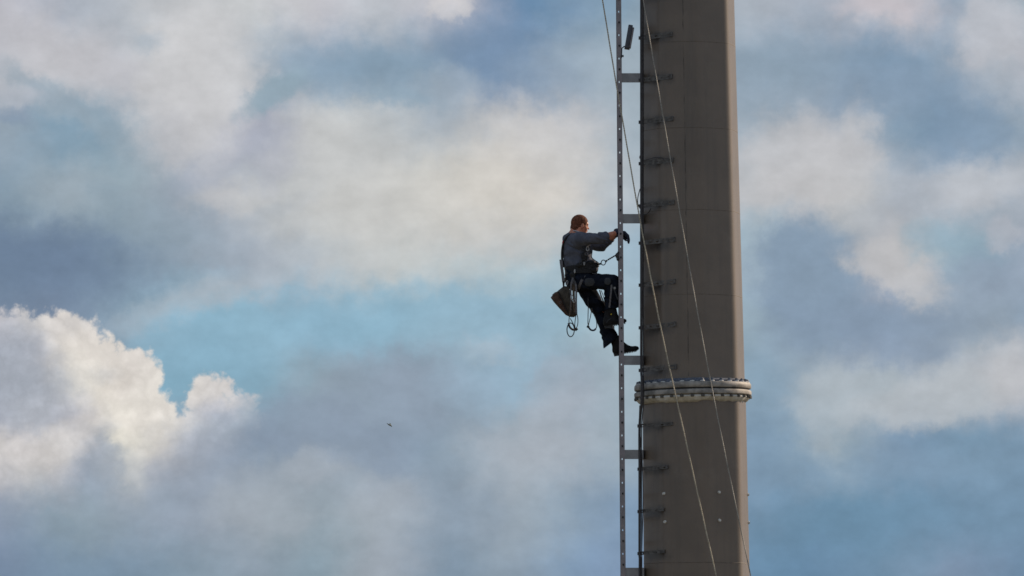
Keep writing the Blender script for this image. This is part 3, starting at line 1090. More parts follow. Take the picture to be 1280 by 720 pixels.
        for ax_ in range(3):
            o1, o2 = [(1, 2), (2, 0), (0, 1)][ax_]
            A = sg
            sl0 = [slice(1, -1)] * 3
            sl1 = [slice(1, -1)] * 3
            sl0[ax_] = slice(0, D.shape[ax_] - 1)
            sl1[ax_] = slice(1, D.shape[ax_])
            e0, e1 = A[tuple(sl0)], A[tuple(sl1)]
            loc = np.argwhere(e0 != e1)
            if not len(loc):
                continue
            ins = e0[loc[:, 0], loc[:, 1], loc[:, 2]]
            base = loc + 1
            base[:, ax_] -= 1
            q = []
            for d1, d2 in ((-1, -1), (0, -1), (0, 0), (-1, 0)):
                v = base.copy()
                v[:, o1] += d1
                v[:, o2] += d2
                q.append(idx[v[:, 0], v[:, 1], v[:, 2]])
            q = np.stack(q, 1)
            q[~ins] = q[~ins][:, ::-1]
            quads.append(q)
        Q = np.concatenate(quads)
        Q = Q[(Q >= 0).all(1)]
        me = bpy.data.meshes.new(name)
        me.vertices.add(len(pos))
        me.vertices.foreach_set('co', pos.astype(np.float32).ravel())
        me.loops.add(len(Q) * 4)
        me.loops.foreach_set('vertex_index', Q.astype(np.int32).ravel())
        me.polygons.add(len(Q))
        me.polygons.foreach_set('loop_start', np.arange(0, len(Q) * 4, 4, dtype=np.int32))
        me.polygons.foreach_set('loop_total', np.full(len(Q), 4, dtype=np.int32))
        me.update(calc_edges=True)
        me.validate()
        return me


# ------------------------------------------------------------------ the worker
wk = thing('person', 'climbing worker in grey sweatshirt, dark trousers and harness, gripping the ladder with gloved hands', 'person', at(766, 440, 0))
J = dict(
    pel=at(722, 349, 0), hR=at(721, 351, -0.09), hL=at(727, 353, 0.09),
    kR=at(764.5, 352.5, -0.12), aR=at(764, 391, -0.09), kL=at(750.0, 389, 0.10), aL=at(769.5, 429, 0.10),
    bel=at(727.5, 333, 0.0), che=at(722, 314, 0.0), upc=at(718, 302, 0.0), nk=at(717.5, 294, 0.01), nk2=at(723.5, 283, 0.02),
    sR=at(724, 299.5, -0.19), sL=at(713, 299.5, 0.19), eR=at(752, 297.5, -0.27), eL=at(751, 307.5, 0.27),
    wR=at(772, 290.6, -0.12), wL=at(772.5, 291.5, 0.08), hd=at(724.8, 280.3, 0.02))
YAW = math.radians(20)
Rt = np.array(Matrix.Rotation(YAW, 3, 'Z') @ Matrix.Rotation(math.radians(12), 3, 'Y'))
HY = math.radians(22)
Rh = Matrix.Rotation(HY, 3, 'Z') @ Matrix.Rotation(math.radians(8), 3, 'Y')
Rhn = np.array(Rh)


def hp(f, s, u):
    """point in the head's frame: forward, to the far side, up"""
    return J['hd'] + Rh @ Vector((f, s, u))


def torso(F, g=0.0):
    F.ell(J['che'], (0.166, 0.19, 0.20), Rt, 0.06, g)
    F.ell(J['bel'], (0.197, 0.185, 0.13), Rt, 0.06, g)
    F.ell(J['upc'], (0.115, 0.19, 0.085), Rt, 0.06, g)
    F.cap(J['sR'], J['sL'], 0.072, 0.072, 0.05, g)


def arm(F, side, g=0.0, fore=0.0):
    s, e, w = J['s' + side], J['e' + side], J['w' + side]
    F.cap(s, e, 0.062, 0.048, 0.05, g)
    F.cap(e, w, 0.046, 0.029, 0.02, fore if fore else g)


def legs(F, g=0.0, side='RL'):
    F.ell(J['pel'], (0.135, 0.175, 0.12), Rt, 0.05, g)
    for q in side:
        F.cap(J['h' + q], J['k' + q], 0.092, 0.066, 0.04, g)
        F.cap(J['k' + q], J['a' + q], 0.062, 0.042, 0.02, g)


def hand(F, w, yc, inner, g=0.0, hi=False):
    """hand laid over the rung, fingers hooked down beyond it"""
    w = Vector(w)
    ln = [0.92, 1.0, 0.96, 0.84]
    dp = 0.0 if inner > 0 else 2.2
    for i in range(4):
        o = (-0.036 + 0.024 * i) * -inner
        m = at(780.6, 290.6 + dp + 0.3 * abs(i - 1.4), yc + o)
        F.cap(w + Vector((0, o * 0.5, 0)), m, 0.022, 0.0185, 0.012, g)
        p = at(780.6 + 4.4 * ln[i], 290.6 + dp + 3.9 * ln[i], yc + o * 1.08)
        t1 = at(780.6 + 5.5 * ln[i], 290.6 + dp * 0.7 + 8.6 * ln[i], yc + o * 1.06)
        t2 = at(780.6 + 5.2 * ln[i], 290.6 + dp * 0.4 + 12.2 * ln[i], yc + o * 1.02)
        F.cap(m, p, 0.0165, 0.0135, 0.004, g)
        F.cap(p, t1, 0.0130, 0.0118, 0.003, g)
        F.cap(t1, t2, 0.0118, 0.0098, 0.003, g)
    th0 = w + Vector((0.02, inner * 0.03, -0.008))
    th1 = at(778.5, 294.6 + dp, yc + inner * 0.055)
    th2 = at(782.6, 298.2 + dp, yc + inner * 0.045)
    F.cap(th0, th1, 0.017, 0.014, 0.01, g)
    F.cap(th1, th2, 0.014, 0.011, 0.005, g)


XL, XH = at(695, 300).x, at(806, 300).x
ZL, ZH = at(700, 460).z, at(700, 262).z
# body, one continuous skin: head with face, neck, trunk, limbs and hands
F = Field((XL, -0.42, ZL), (XH, 0.42, ZH), 0.0068)
torso(F, -0.012)
legs(F, -0.008)
for q in 'RL':
    arm(F, q, -0.006, 0.0001)
F.cap(J['nk'] + Vector((0.01, 0, 0)), J['nk2'], 0.078, 0.072, 0.03)
F.ell(hp(-0.004, 0, 0.012), (0.098, 0.076, 0.092), Rhn, 0.02)          # cranium
F.ell(hp(0.040, 0, -0.045), (0.058, 0.056, 0.068), Rhn, 0.03)          # face
F.ell(hp(0.062, 0, -0.088), (0.030, 0.034, 0.024), Rhn, 0.02)          # chin
F.ell(hp(0.083, 0, 0.012), (0.018, 0.05, 0.014), Rhn, 0.02)            # brow
F.cap(hp(0.094, 0, -0.004), hp(0.118, 0, -0.036), 0.008, 0.011, 0.012)  # nose
for s in (-1, 1):
    F.ell(hp(0.094, s * 0.032, -0.010), (0.016, 0.017, 0.011), Rhn, 0.008, cut=True)
    F.ell(hp(0.083, s * 0.032, -0.010), (0.014, 0.014, 0.012), Rhn, 0.003)  # eyes
    F.ell(hp(0.005, s * 0.079, -0.022), (0.017, 0.010, 0.031), Rhn, 0.006)  # ears
    F.ell(hp(0.008, s * 0.090, -0.020), (0.008, 0.006, 0.016), Rhn, 0.004, cut=True)
    F.ell(hp(0.062, s * 0.038, -0.040), (0.022, 0.018, 0.018), Rhn, 0.02)  # cheeks
F.ell(hp(0.097, 0, -0.060), (0.013, 0.024, 0.007), Rhn, 0.006)         # lips
F.ell(hp(0.095, 0, -0.070), (0.012, 0.020, 0.007), Rhn, 0.006)
hand(F, J['wR'], -0.12, 1, -0.003)
hand(F, J['wL'], 0.08, -1, -0.003)
for q, yy in (('R', -0.09), ('L', 0.10)):
    F.cap(J['a' + q], J['a' + q] + Vector((0.03, 0, -0.07)), 0.032, 0.024, 0.02, -0.004)
obj('body', F.mesh('body'), M['skin'], wk)

# short ginger hair
F = Field(tuple(J['hd'] - Vector((0.16, 0.16, 0.16))), tuple(J['hd'] + Vector((0.16, 0.16, 0.16))), 0.0042)
F.ell(hp(-0.006, 0, 0.014), (0.106, 0.083, 0.101), Rhn, 0.01)
F.cap(hp(-0.062, -0.03, -0.05), hp(-0.062, 0.03, -0.05), 0.040, 0.040, 0.02)
F.ell(hp(0.098, 0, -0.035), (0.060, 0.10, 0.085), Rhn, 0.008, cut=True)
for s in (-1, 1):
    F.ell(hp(0.050, s * 0.08, -0.072), (0.058, 0.05, 0.066), Rhn, 0.008, cut=True)
F.ell(hp(-0.02, 0, -0.135), (0.13, 0.12, 0.055), Rhn, 0.01, cut=True)
X, Y, Z = F.coords()
F.D += (0.0016 * np.sin(X * 310 + 2 * np.sin(Z * 190)) * np.sin(Z * 260 + Y * 120) + 0.001 * np.sin(Y * 400 + Z * 300)).astype(np.float32)
obj('hair', F.mesh('hair'), M['hair'], wk)

# sweatshirt
F = Field((XL, -0.42, at(700, 350).z), (XH, 0.44, at(700, 280).z), 0.0062)
torso(F, 0.006)
arm(F, 'R', 0.012, 0.016)
arm(F, 'L', 0.012, 0.016)
F.cap(J['nk'], J['nk'] + (J['nk2'] - J['nk']) * 0.25, 0.068, 0.066, 0.03)
F.folds(0.0045, seed=1)
F.clip(J['nk'] + (J['nk2'] - J['nk']) * 0.22, J['nk2'] - J['nk'] + Vector((-0.02, 0, 0.0)) if False else Vector((0.25, 0, 1)) if False else (J['nk2'] - J['nk'])) if False else \
    F.clip_near(J['nk'] + (J['nk2'] - J['nk']) * 0.12, (J['nk2'] - J['nk']), 0.11)
for q, cut in (('R', at(757.2, 294.3, -0.22)), ('L', at(764.5, 298.5, 0.16))):
    F.clip_near(cut, J['w' + q] - J['e' + q], 0.16)
F.clip(at(722, 341.5, 0), (0.05, 0, -1))
obj('sweatshirt', F.mesh('sweatshirt'), M['shirt'], wk)
cc = J['nk'] + (J['nk2'] - J['nk']) * 0.14
tt = (J['nk2'] - J['nk']).normalized()
aa = tt.orthogonal().normalized()
bb = tt.cross(aa)
cc = at(724.3, 291.0, 0.0)
obj('collar', tube([cc + Vector((math.cos(k / 24 * 2 * PI) * 0.088, math.sin(k / 24 * 2 * PI) * 0.088, 0.010 * math.sin(k / 24 * 4 * PI) - 0.012 * math.cos(k / 24 * 2 * PI))) for k in range(24)], 0.008, 6, closed=True), M['collar'], wk)

# trousers
F = Field((XL, -0.34, at(700, 441).z), (XH, 0.34, at(700, 330).z), 0.0066)
F.ell(J['pel'], (0.140, 0.185, 0.125), Rt, 0.05, 0.012)
F.ell(J['bel'] + Vector((-0.03, 0, -0.07)), (0.165, 0.18, 0.10), Rt, 0.05, 0.006)
F.cap(J['hR'], J['kR'], 0.098, 0.086, 0.04, 0.006)
F.cap(J['kR'], at(764.5, 385.5, -0.09), 0.083, 0.084, 0.02, 0.002)
F.cap(J['hL'], J['kL'], 0.102, 0.078, 0.04, 0.006)
F.cap(J['kL'], at(765.4, 427.5, 0.10), 0.080, 0.086, 0.02, 0.002)
F.cap(at(756, 405, 0.10), at(762.4, 431, 0.10), 0.07, 0.078, 0.02)
F.folds(0.0055, seed=2)
F.clip_near(at(763.5, 386.5, -0.09), (0.22, 0, -1), 0.17)
F.clip_near(at(765, 427.5, 0.10), (0.62, 0, -0.78), 0.16)
F.clip(at(722, 336.5, 0), (0, 0, 1))
tro = obj('trousers', F.mesh('trousers'), M['trousers'], wk)

# boots
def boot(ank, toe, heel, yc, ymul=1.0):
    F = Field((min(heel.x, ank.x) - 0.12, yc - 0.13, min(toe.z, heel.z) - 0.09), (toe.x + 0.1, yc + 0.13, ank.z + 0.2), 0.0052)
    d = (toe - heel)
    L = d.length
    d.normalize()
    u = Vector((-d.z, 0, d.x))
    F.cap(ank + Vector((-0.004, 0, 0.13)), heel + d * 0.045 + u * 0.055, 0.058, 0.047, 0.03)
    F.cap(ank + Vector((0.012, 0, 0.02)), heel + d * (L * 0.52) + u * 0.055, 0.056, 0.044, 0.03)
    F.cap(heel + d * 0.045 + u * 0.040, heel + d * 0.05 + u * 0.035, 0.042, 0.042, 0.02)
    F.cap(heel + d * 0.06 + u * 0.075, heel + d * (L * 0.62) + u * 0.042, 0.050, 0.042, 0.03)
    F.ell(heel + d * (L - 0.062) + u * 0.034, (0.062, 0.048, 0.036), np.array(Matrix((d, Vector((0, 1, 0)), u)).transposed()), 0.03)
    F.folds(0.002, seed=5)
    F.clip(heel + u * 0.014, -u)
    F.clip(ank + Vector((0, 0, 0.09)), (0, 0, 1))
    b = obj('boot', F.mesh('boot'), M['boot'], wk)
    # treaded sole and heel block
    bm = bmesh.new()
    mt = Matrix(((d.x, 0, u.x, heel.x), (0, 1, 0, yc), (d.z, 0, u.z, heel.z), (0, 0, 0, 1)))
    add_box(bm, (0.002, -0.036, 0.008), (L - 0.02, 0.036, 0.020), mt)
    add_box(bm, (0.004, -0.034, -0.012), (0.085, 0.034, 0.009), mt)
    x = 0.12
    while x < L - 0.03:
        add_box(bm, (x, -0.038, -0.003), (x + 0.013, 0.038, 0.009), mt)
        x += 0.02
    s_ = obj('sole', bevel(bm, 0.0025, 1), M['sole'], b, smooth=False)
    s_.matrix_parent_inverse = Matrix.Identity(4)
    return b


boot(J['aR'], at(784.0, 404.0, -0.09), at(755.5, 409.6, -0.09), -0.09)
boot(J['aL'], at(799.2, 438.6, 0.10), at(767.2, 444.3, 0.10), 0.10)

# gloves
for q, yc, inn in (('R', -0.12, 1), ('L', 0.08, -1)):
    w = J['w' + q]
    F = Field(tuple(w - Vector((0.07, 0.13, 0.20))), tuple(w + Vector((0.22, 0.13, 0.09))), 0.0036)
    hand(F, w, yc, inn, 0.0015)
    d = (J['e' + q] - w).normalized()
    F.cap(w + d * 0.03, w, 0.036, 0.030, 0.015)
    obj('glove', F.mesh('glove'), M['glove'], wk)

# trouser patches, and cords along the shin
def on_leg(a, b, r, t, ang, out=0.004):
    """point on a limb tube seen from the camera side; ang 0 = towards camera, + up"""
    p = a.lerp(b, t)
    ax_ = (b - a).normalized()
    y = Vector((0, -1, 0))
    y = (y - ax_ * y.dot(ax_)).normalized()
    z = ax_.cross(y)
    if z.z < 0:
        z = -z
    return p + (y * math.cos(ang) + z * math.sin(ang)) * (r + out)


def patch(a, b, r0, r1, t0, t1, a0, a1, name='knee_patch'):
    bm = bmesh.new()
    grid = []
    for i in range(9):
        row = []
        for j in range(9):
            u, v = i / 8 * 2 - 1, j / 8 * 2 - 1
            uu, vv = u * math.sqrt(1 - v * v / 2.4), v * math.sqrt(1 - u * u / 2.4)
            t = (t0 + t1) / 2 + uu * (t1 - t0) / 2
            an = (a0 + a1) / 2 + vv * (a1 - a0) / 2
            edge_ = max(abs(u), abs(v))
            row.append(bm.verts.new(on_leg(a, b, r0 + (r1 - r0) * t, t, an, 0.012 - 0.014 * (edge_ == 1))))
        grid.append(row)
    for i in range(8):
        for j in range(8):
            bm.faces.new((grid[i][j], grid[i + 1][j], grid[i + 1][j + 1], grid[i][j + 1]))
    o = obj(name, bm, M['patch'], tro)
    o.matrix_parent_inverse = Matrix.Identity(4)
    return o


patch(J['hR'], J['kR'], 0.104, 0.092, 0.22, 0.53, -0.75, 0.35, 'pocket_patch')
patch(J['hR'], J['kR'], 0.104, 0.092, 0.80, 1.0, -0.5, 0.5)

# harness: belt, back strap, chest gear, thigh loops
har = thing('harness', '', '', at(722, 334, 0))
del har['label'], har['category']
har.parent = wk
har.matrix_parent_inverse = Matrix.Translation(-wk.location)
har_m = Matrix.Translation(-har.location)


def hpart(name, bm, m, smooth=True):
    o = obj(name, bm, m, None, smooth)
    o.parent = har
    o.matrix_parent_inverse = har_m
    return o


def band(c, rx, ry, w, tilt=0.0, thick=0.008, yaw=YAW, n=40, m='harness', name='waist_belt', dz=None):
    bm = bmesh.new()
    R = Matrix.Rotation(yaw, 3, 'Z') @ Matrix.Rotation(tilt, 3, 'Y')
    rings = []
    for k in range(n):
        a = 2 * PI * k / n
        ring_ = []
        for o_, h_ in ((0, -w / 2), (thick, -w / 2), (thick, w / 2), (0, w / 2)):
            p = Vector(((rx + o_) * math.cos(a), (ry + o_) * math.sin(a), h_ + (dz(a) if dz else 0)))
            ring_.append(bm.verts.new(c + R @ p))
        rings.append(ring_)
    for k in range(n):
        A, B = rings[k], rings[(k + 1) % n]
        for i in range(4):
            bm.faces.new((A[i], A[(i + 1) % 4], B[(i + 1) % 4], B[i]))
    return hpart(name, bm, M[m], False)


band(at(727.5, 333.5, 0), 0.195, 0.200, 0.055, -0.14)
band(at(726.5, 340, 0), 0.180, 0.196, 0.05, -0.02, name='hip_belt')
# back strap
pts = [at(x, y, d) for x, y, d in ((715, 292.0, -0.08), (707.5, 297.5, -0.08), (703.9, 306, -0.06), (702.6, 316, -0.04), (703.0, 326, -0.03), (705.5, 334, -0.02))]
hpart('back_strap', tube(spline(pts, 5), 0.014, 8), M['harness'])
hpart('shoulder_tag', tube([at(704.0, 301, -0.08), at(703.2, 304.4, -0.07)], 0.008, 6), M['red'])
# side strap from shoulder to waist, camera side, with buckles
sp = [at(x, y, d) for x, y, d in ((730, 308, -0.235), (731.5, 313, -0.245), (731, 320, -0.235), (729, 327, -0.22), (728.5, 333, -0.205))]
hpart('chest_strap', tube(spline(sp, 5), 0.01, flat=(0.04, 0.008, (1, 0, 0))), M['harness'], False)


def ring_mesh(c, rx, rz, r, yaw=0.0, tilt=0.0, n=20):
    R = Matrix.Rotation(yaw, 3, 'Z') @ Matrix.Rotation(tilt, 3, 'Y')
    return tube([c + R @ Vector((rx * math.cos(2 * PI * k / n), 0, rz * math.sin(2 * PI * k / n))) for k in range(n)], r, 6, closed=True)


for x, y, d, a, b, mm in ((734.5, 311, -0.25, 0.016, 0.024, 'metal'), (733, 317.5, -0.252, 0.018, 0.014, 'web'), (729.5, 326.5, -0.235, 0.024, 0.018, 'darkmetal'),
                          (726.0, 328.5, -0.235, 0.014, 0.024, 'darkmetal'), (730.2, 329.5, -0.235, 0.006, 0.018, 'metal'), (718.4, 339, -0.225, 0.005, 0.022, 'metal')):
    hpart('buckle', ring_mesh(at(x, y, d), a, b, 0.0045), M[mm])
# gear pouch and loops bunched at the chest and hip
for x, y, d, s_ in ((730.5, 321, -0.20, (0.045, 0.035, 0.05)), (726, 331, -0.20, (0.05, 0.03, 0.035)), (737, 329, -0.15, (0.05, 0.05, 0.03)),
                    (716, 344, -0.19, (0.035, 0.03, 0.045)), (741, 337, -0.12, (0.05, 0.05, 0.04))):
    F = Field(tuple(at(x, y, d) - Vector((0.1, 0.1, 0.1))), tuple(at(x, y, d) + Vector((0.1, 0.1, 0.1))), 0.006)
    F.ell(at(x, y, d), s_, None, 0.01)
    F.folds(0.004, seed=int(x))
    hpart('gear_pouch', F.mesh('gear_pouch'), M['harness'])
# grey webbing ends above the thigh
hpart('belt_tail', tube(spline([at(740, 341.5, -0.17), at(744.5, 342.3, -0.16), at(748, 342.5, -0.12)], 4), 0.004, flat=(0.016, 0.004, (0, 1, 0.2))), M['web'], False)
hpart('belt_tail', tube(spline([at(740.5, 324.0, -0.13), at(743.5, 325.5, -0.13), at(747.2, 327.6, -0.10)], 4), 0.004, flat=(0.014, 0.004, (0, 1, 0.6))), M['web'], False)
# thigh loops
for q, t, r in (('R', 0.16, 0.110), ('L', 0.14, 0.113)):
    a, b = J['h' + q], J['k' + q]
    c = a.lerp(b, t)
    ax_ = (b - a + Vector((0, 0, -0.18 if q == 'R' else 0))).normalized()
    e1 = ax_.orthogonal().normalized()
    e2 = ax_.cross(e1)
    hpart('thigh_loop', tube([c + (e1 * math.cos(k / 28 * 2 * PI) + e2 * math.sin(k / 28 * 2 * PI)) * r for k in range(28)], 0.01, closed=True,
                             flat=(0.03, 0.008, tuple(ax_))), M['web'], False)

# lanyard with ring and fall arrester on the rail
lan = thing('lanyard', 'short lanyard with a steel ring linking the harness belt to the ladder', 'lanyard', at(760, 325, -0.2))
obj('ring', ring_mesh(at(754.2, 328.2, -0.17), 0.026, 0.030, 0.0055, 0, 0.2), M['darkmetal'], lan)
obj('webbing', tube([at(747.5, 330.4, -0.10), at(751.2, 329.6, -0.165)], 0.012, 8), M['harness'], lan)
obj('shackle', tube([at(756.8, 327.2, -0.175), at(759.0, 325.2, -0.18)], [0.013, 0.009], 8), M['darkmetal'], lan)
bm = bmesh.new()
for k in range(5):
    p = at(759.5 + k * 2.15, 325.0 - k * 1.25, -0.185)
    q = at(759.5 + k * 2.15 + 2.3, 325.0 - (k + 1) * 1.25, -0.19)
    add_tube(bm, [p, p.lerp(q, 0.5), q], [0.007, 0.010, 0.007], 7)
obj('strap', bm, M['darkmetal'], lan)
F = Field(tuple(at(771.5, 320.5, -0.2) - Vector((0.06, 0.05, 0.09))), tuple(at(771.5, 320.5, -0.2) + Vector((0.06, 0.05, 0.09))), 0.004)
F.ell(at(771.3, 319.5, -0.2), (0.021, 0.022, 0.032), None, 0.01)
F.ell(at(772.4, 323.6, -0.2), (0.018, 0.022, 0.026), None, 0.01)
F.ell(at(772.8, 316.0, -0.2), (0.012, 0.020, 0.018), None, 0.01)
obj('clamp', F.mesh('clamp'), M['darkmetal'], lan)

# ------------------------------------------------------------------ canvas tool bag
bag = thing('tool_bag', 'brown canvas bag hanging open and tilted behind the worker on a grey strap', 'bag', at(705, 375, -0.1))


def slab(poly, yc, half, bulge, m, name, parent, n=3):
    """cushioned slab whose outline is poly (pixels), centred at depth yc"""
    bm = bmesh.new()
    cen = at(sum(p[0] for p in poly) / len(poly), sum(p[1] for p in poly) / len(poly), yc)
    out = []
    for (x0, y0), (x1, y1) in zip(poly, poly[1:] + poly[:1]):
        for k in range(4):
            out.append(at(x0 + (x1 - x0) * k / 4, y0 + (y1 - y0) * k / 4, yc))
    layers = []
    for s, d in ((0.0, -1.0), (0.55, -0.93), (0.88, -0.7), (1.0, 0.0), (0.88, 0.7), (0.55, 0.93), (0.0, 1.0)):
        if s == 0:
            layers.append([bm.verts.new(cen + Vector((0, d * half, 0)))])
        else:
            layers.append([bm.verts.new(cen + (p - cen) * s + Vector((0, d * half, 0))) for p in out])
    N_ = len(out)
    for k in range(N_):
        bm.faces.new((layers[0][0], layers[1][(k + 1) % N_], layers[1][k]))
        bm.faces.new((layers[-1][0], layers[-2][k], layers[-2][(k + 1) % N_]))
        for A, B in zip(layers[1:-1], layers[2:-1]):
            bm.faces.new((A[k], A[(k + 1) % N_], B[(k + 1) % N_], B[k]))
    return obj(name, bm, m, parent)


slab([(697.2, 363.6), (704.5, 357.6), (711.5, 357.8), (713.5, 370), (719.8, 388), (721, 394), (717.5, 396.6), (711.6, 396.2)], -0.08, 0.085, 0, M['bag'], 'bag_body', bag)
slab([(688.2, 371.8), (692.8, 366.6), (696.9, 363.8), (703.5, 377), (712.6, 396.4), (707, 393.8), (699, 385.2), (692.2, 377.6)], -0.09, 0.075, 0, M['bagflap'], 'open_flap', bag)
obj('seam_cord', tube(spline([at(697.3, 364.2, -0.175), at(703.8, 377, -0.178), at(711.8, 395, -0.172)], 6), 0.0045, 6), M['harness'], bag)
obj('rim_cord', tube(spline([at(690.5, 369.0, -0.10), at(694.5, 365.3, -0.10)], 3), 0.006, 6), M['brownweb'], bag)
obj('stitching', ring_mesh(at(700.2, 378.2, -0.168), 0.012, 0.012, 0.0022), M['web'], bag)
obj('strap', tube(spline([at(701.0, 324.5, -0.12), at(702.0, 333, -0.13), at(703.6, 345, -0.13), at(704.4, 352.5, -0.12)], 6), 0.01, flat=(0.034, 0.010, (1, 0, 0))), M['web'], bag, False)
obj('strap_cord', tube(spline([at(705.3, 333, -0.11), at(706.8, 342, -0.12), at(706.6, 350, -0.12), at(705.5, 354, -0.12)], 5), 0.004, 6), M['brownweb'], bag)
obj('strap_hook', tube([at(704.4, 351.5, -0.12), at(704.6, 359.5, -0.11)], [0.014, 0.009], 8), M['harness'], bag)
obj('carabiner', ring_mesh(at(708.6, 353.5, -0.12), 0.012, 0.028, 0.004, 0, 0.2), M['metal'], bag)

# ------------------------------------------------------------------ rope slings and hardware at the hip
sl = thing('hip_sling', 'grey webbing and looped cord bundle hanging from the hip in front of the brown bag', 'sling', at(716, 380, -0.2))
obj('webbing', tube(spline([at(716.2, 347, -0.21), at(714.2, 354, -0.22), at(713.4, 364, -0.22), at(713.8, 374, -0.22), at(713.2, 388, -0.21)], 6), 0.01, flat=(0.020, 0.006, (1, 0, 0))), M['web'], sl, False)
obj('webbing', tube(spline([at(717.4, 350, -0.22), at(719.8, 357, -0.23), at(720.3, 366, -0.23), at(720.2, 378, -0.22), at(720.6, 392, -0.21)], 6), 0.01, flat=(0.022, 0.006, (1, 0, 0))), M['web'], sl, False)
obj('webbing', tube(spline([at(717, 352, -0.20), at(717.0, 362, -0.20), at(717.4, 376, -0.20), at(719, 390, -0.20)], 6), 0.01, flat=(0.03, 0.006, (1, 0, 0))), M['brownweb'], sl, False)
obj('carabiner', ring_mesh(at(714.8, 371.8, -0.24), 0.013, 0.026, 0.0052), M['metal'], sl)
obj('carabiner', ring_mesh(at(718.0, 376.0, -0.24), 0.011, 0.022, 0.0052, 0, 0.3), M['metal'], sl)
obj('carabiner', ring_mesh(at(717.3, 352.5, -0.24), 0.012, 0.030, 0.0045), M['darkmetal'], sl)
obj('cord_loop', tube(spline([at(714.6, 376, -0.22), at(712.8, 388, -0.22), at(711.4, 398, -0.22), at(711.5, 405, -0.22), at(714.5, 410.5, -0.22), at(719.5, 412.8, -0.22)], 6), 0.0052, 6), M['brownweb'], sl)
obj('cord_loop', tube(spline([at(712.8, 398, -0.21), at(715.6, 403, -0.21), at(719.2, 410, -0.21), at(720.6, 412.4, -0.21)], 5), 0.005, 6), M['pipe'], sl)
obj('cord_loop', tube(spline([at(720.6, 390, -0.21), at(722.3, 398, -0.21), at(722.0, 406, -0.21), at(719.5, 411.5, -0.21), at(718.5, 405, -0.21), at(720.0, 394, -0.21)], 6), 0.005, 6), M['pipe'], sl)
obj('cord_loop', tube([at(713.3 + 4.6 * math.cos(k / 20 * 2 * PI) , 412.3 + 8.6 * math.sin(k / 20 * 2 * PI), -0.2) for k in range(20)], 0.0062, 6, closed=True), M['pipe'], sl)
obj('loop_sleeve', tube(spline([at(710.6, 403.8, -0.205), at(712, 408.5, -0.205), at(715.5, 411.8, -0.205), at(719.3, 412.3, -0.205)], 5), 0.012, 8), M['glove'], sl)
obj('cord_knot', tube([at(719.2, 410.2, -0.205), at(721.4, 412.8, -0.205)], [0.016, 0.018], 8), M['harness'], sl)

fs_ = thing('foot_sling', 'thin dark cord sling hanging in a long loop behind the straight leg', 'sling', at(740, 395, -0.05))
obj('cord_loop', tube(spline([at(735.4, 372, -0.03), at(735.3, 385, -0.03), at(735.0, 397, -0.03), at(735.2, 406, -0.03), at(738.5, 412.4, -0.03), at(742.5, 412.8, -0.03),
                              at(745.8, 408.5, -0.03), at(745.3, 400, -0.03), at(742.0, 392, -0.02), at(739.4, 385, -0.01)], 6), 0.0052, 6), M['pipe'], fs_)
obj('cord_loop', tube(spline([at(739.6, 386, -0.02), at(738.2, 395, -0.03), at(736.4, 403, -0.03), at(735.4, 407, -0.03)], 5), 0.0048, 6), M['brownweb'], fs_)
obj('loop_sleeve', tube(spline([at(735.2, 408, -0.03), at(738.3, 412.2, -0.03), at(742.3, 412.9, -0.03), at(744.8, 410.8, -0.03)], 5), 0.0105, 8), M['glove'], fs_)
obj('cord_knot', tube([at(733.8, 407.6, -0.03), at(736.2, 409.2, -0.03)], [0.014, 0.015], 8), M['harness'], fs_)

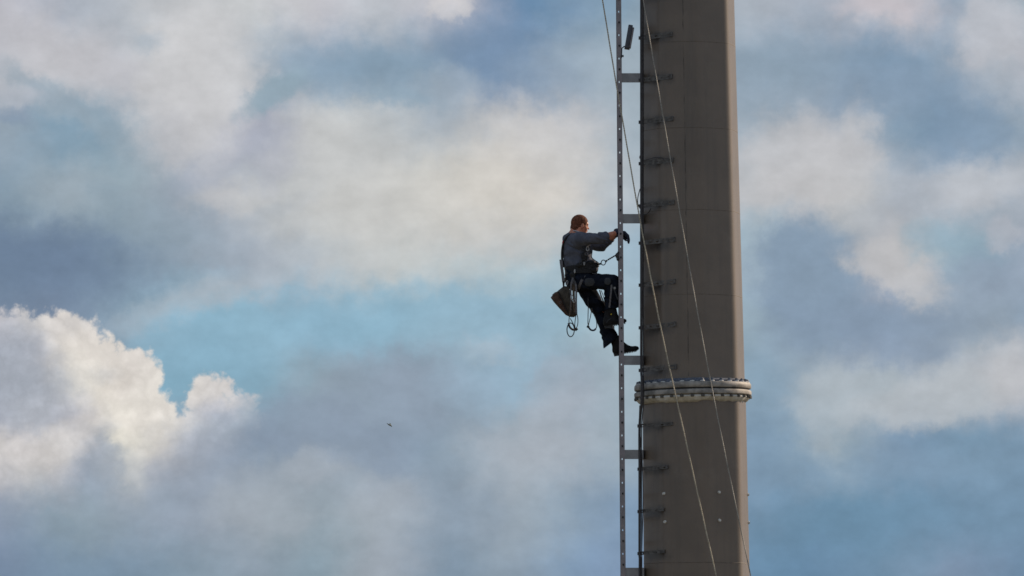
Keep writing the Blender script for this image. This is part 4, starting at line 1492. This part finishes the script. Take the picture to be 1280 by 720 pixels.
ks = thing('knee_sling', 'grey webbing sling hanging in a narrow triangle over the bent knee', 'sling', at(764, 370, -0.22))
obj('webbing', tube(spline([at(764.5, 356, -0.222), at(763.4, 368, -0.215), at(762.2, 380, -0.19), at(761.6, 384.5, -0.185)], 5), 0.01, flat=(0.020, 0.005, (1, 0, 0))), M['web'], ks, False)
obj('webbing', tube(spline([at(765.2, 356.5, -0.225), at(768.8, 365, -0.215), at(772.2, 374.5, -0.20)], 5), 0.01, flat=(0.014, 0.005, (1, 0, 0))), M['patch'], ks, False)
obj('carabiner', ring_mesh(at(768.4, 360, -0.222), 0.008, 0.010, 0.005), M['metal'], ks)
obj('tag', ring_mesh(at(764.0, 392.8, -0.16), 0.004, 0.004, 0.004), M['yellow'], ks)
ls = thing('leg_strap', 'pale strap slanting across the gap between the two thighs', 'strap', at(753, 370, 0.0))
obj('webbing', tube(spline([at(749.5, 362.5, 0.0), at(751.5, 370, 0.0), at(754.8, 378, 0.0), at(757.5, 384, 0.0)], 5), 0.01, flat=(0.014, 0.005, (1, 0, 0))), M['brownweb'], ls, False)
obj('cord', tube(spline([at(751.5, 363, 0.01), at(754.4, 371, 0.01), at(756.4, 380, 0.01)], 5), 0.0045, 6), M['web'], ls)
# boot laces / straps
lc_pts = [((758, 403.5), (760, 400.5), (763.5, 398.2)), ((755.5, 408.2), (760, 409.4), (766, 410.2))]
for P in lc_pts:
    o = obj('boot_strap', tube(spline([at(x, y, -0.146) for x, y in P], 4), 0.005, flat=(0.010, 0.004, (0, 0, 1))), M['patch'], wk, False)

# ------------------------------------------------------------------ far-off bird
bc = at(487.3, 531.4, 170.0)
bd = thing('bird', 'tiny dark gliding bird far off against the grey cloud left of the ladder', 'bird', bc)
F = Field((-0.34, -0.3, -0.2), (0.34, 0.3, 0.2), 0.012)
F.ell((0.0, 0, 0), (0.15, 0.05, 0.05), None, 0.03)
F.cap((0.10, 0, 0.0), (0.18, 0, -0.03), 0.035, 0.02, 0.03)
for s in (-1, 1):
    F.cap((0.02, 0.02 * s, 0.02), (-0.02, 0.14 * s, 0.07), 0.035, 0.024, 0.02, sq=(0.5, 1, 1))
    F.cap((-0.02, 0.14 * s, 0.07), (-0.09, 0.25 * s, 0.03), 0.024, 0.014, 0.01, sq=(0.5, 1, 1))
F.cap((-0.13, 0, 0.0), (-0.24, 0, 0.01), 0.03, 0.022, 0.03)
bo = obj('feathered_body', F.mesh('feathered_body'), M['bird'], None)
bo.parent = bd
bo.rotation_euler = (0.35, 0.5, 0)
bd.scale = (0.5, 0.5, 0.5)
bm = tube([(0.19, 0, -0.032), (0.225, 0, -0.045)], [0.010, 0.003], 6)
bk = obj('beak', bm, M['darkmetal'], None)
bk.parent = bd
bk.rotation_euler = (0.35, 0.5, 0)

bpy.context.view_layer.update()
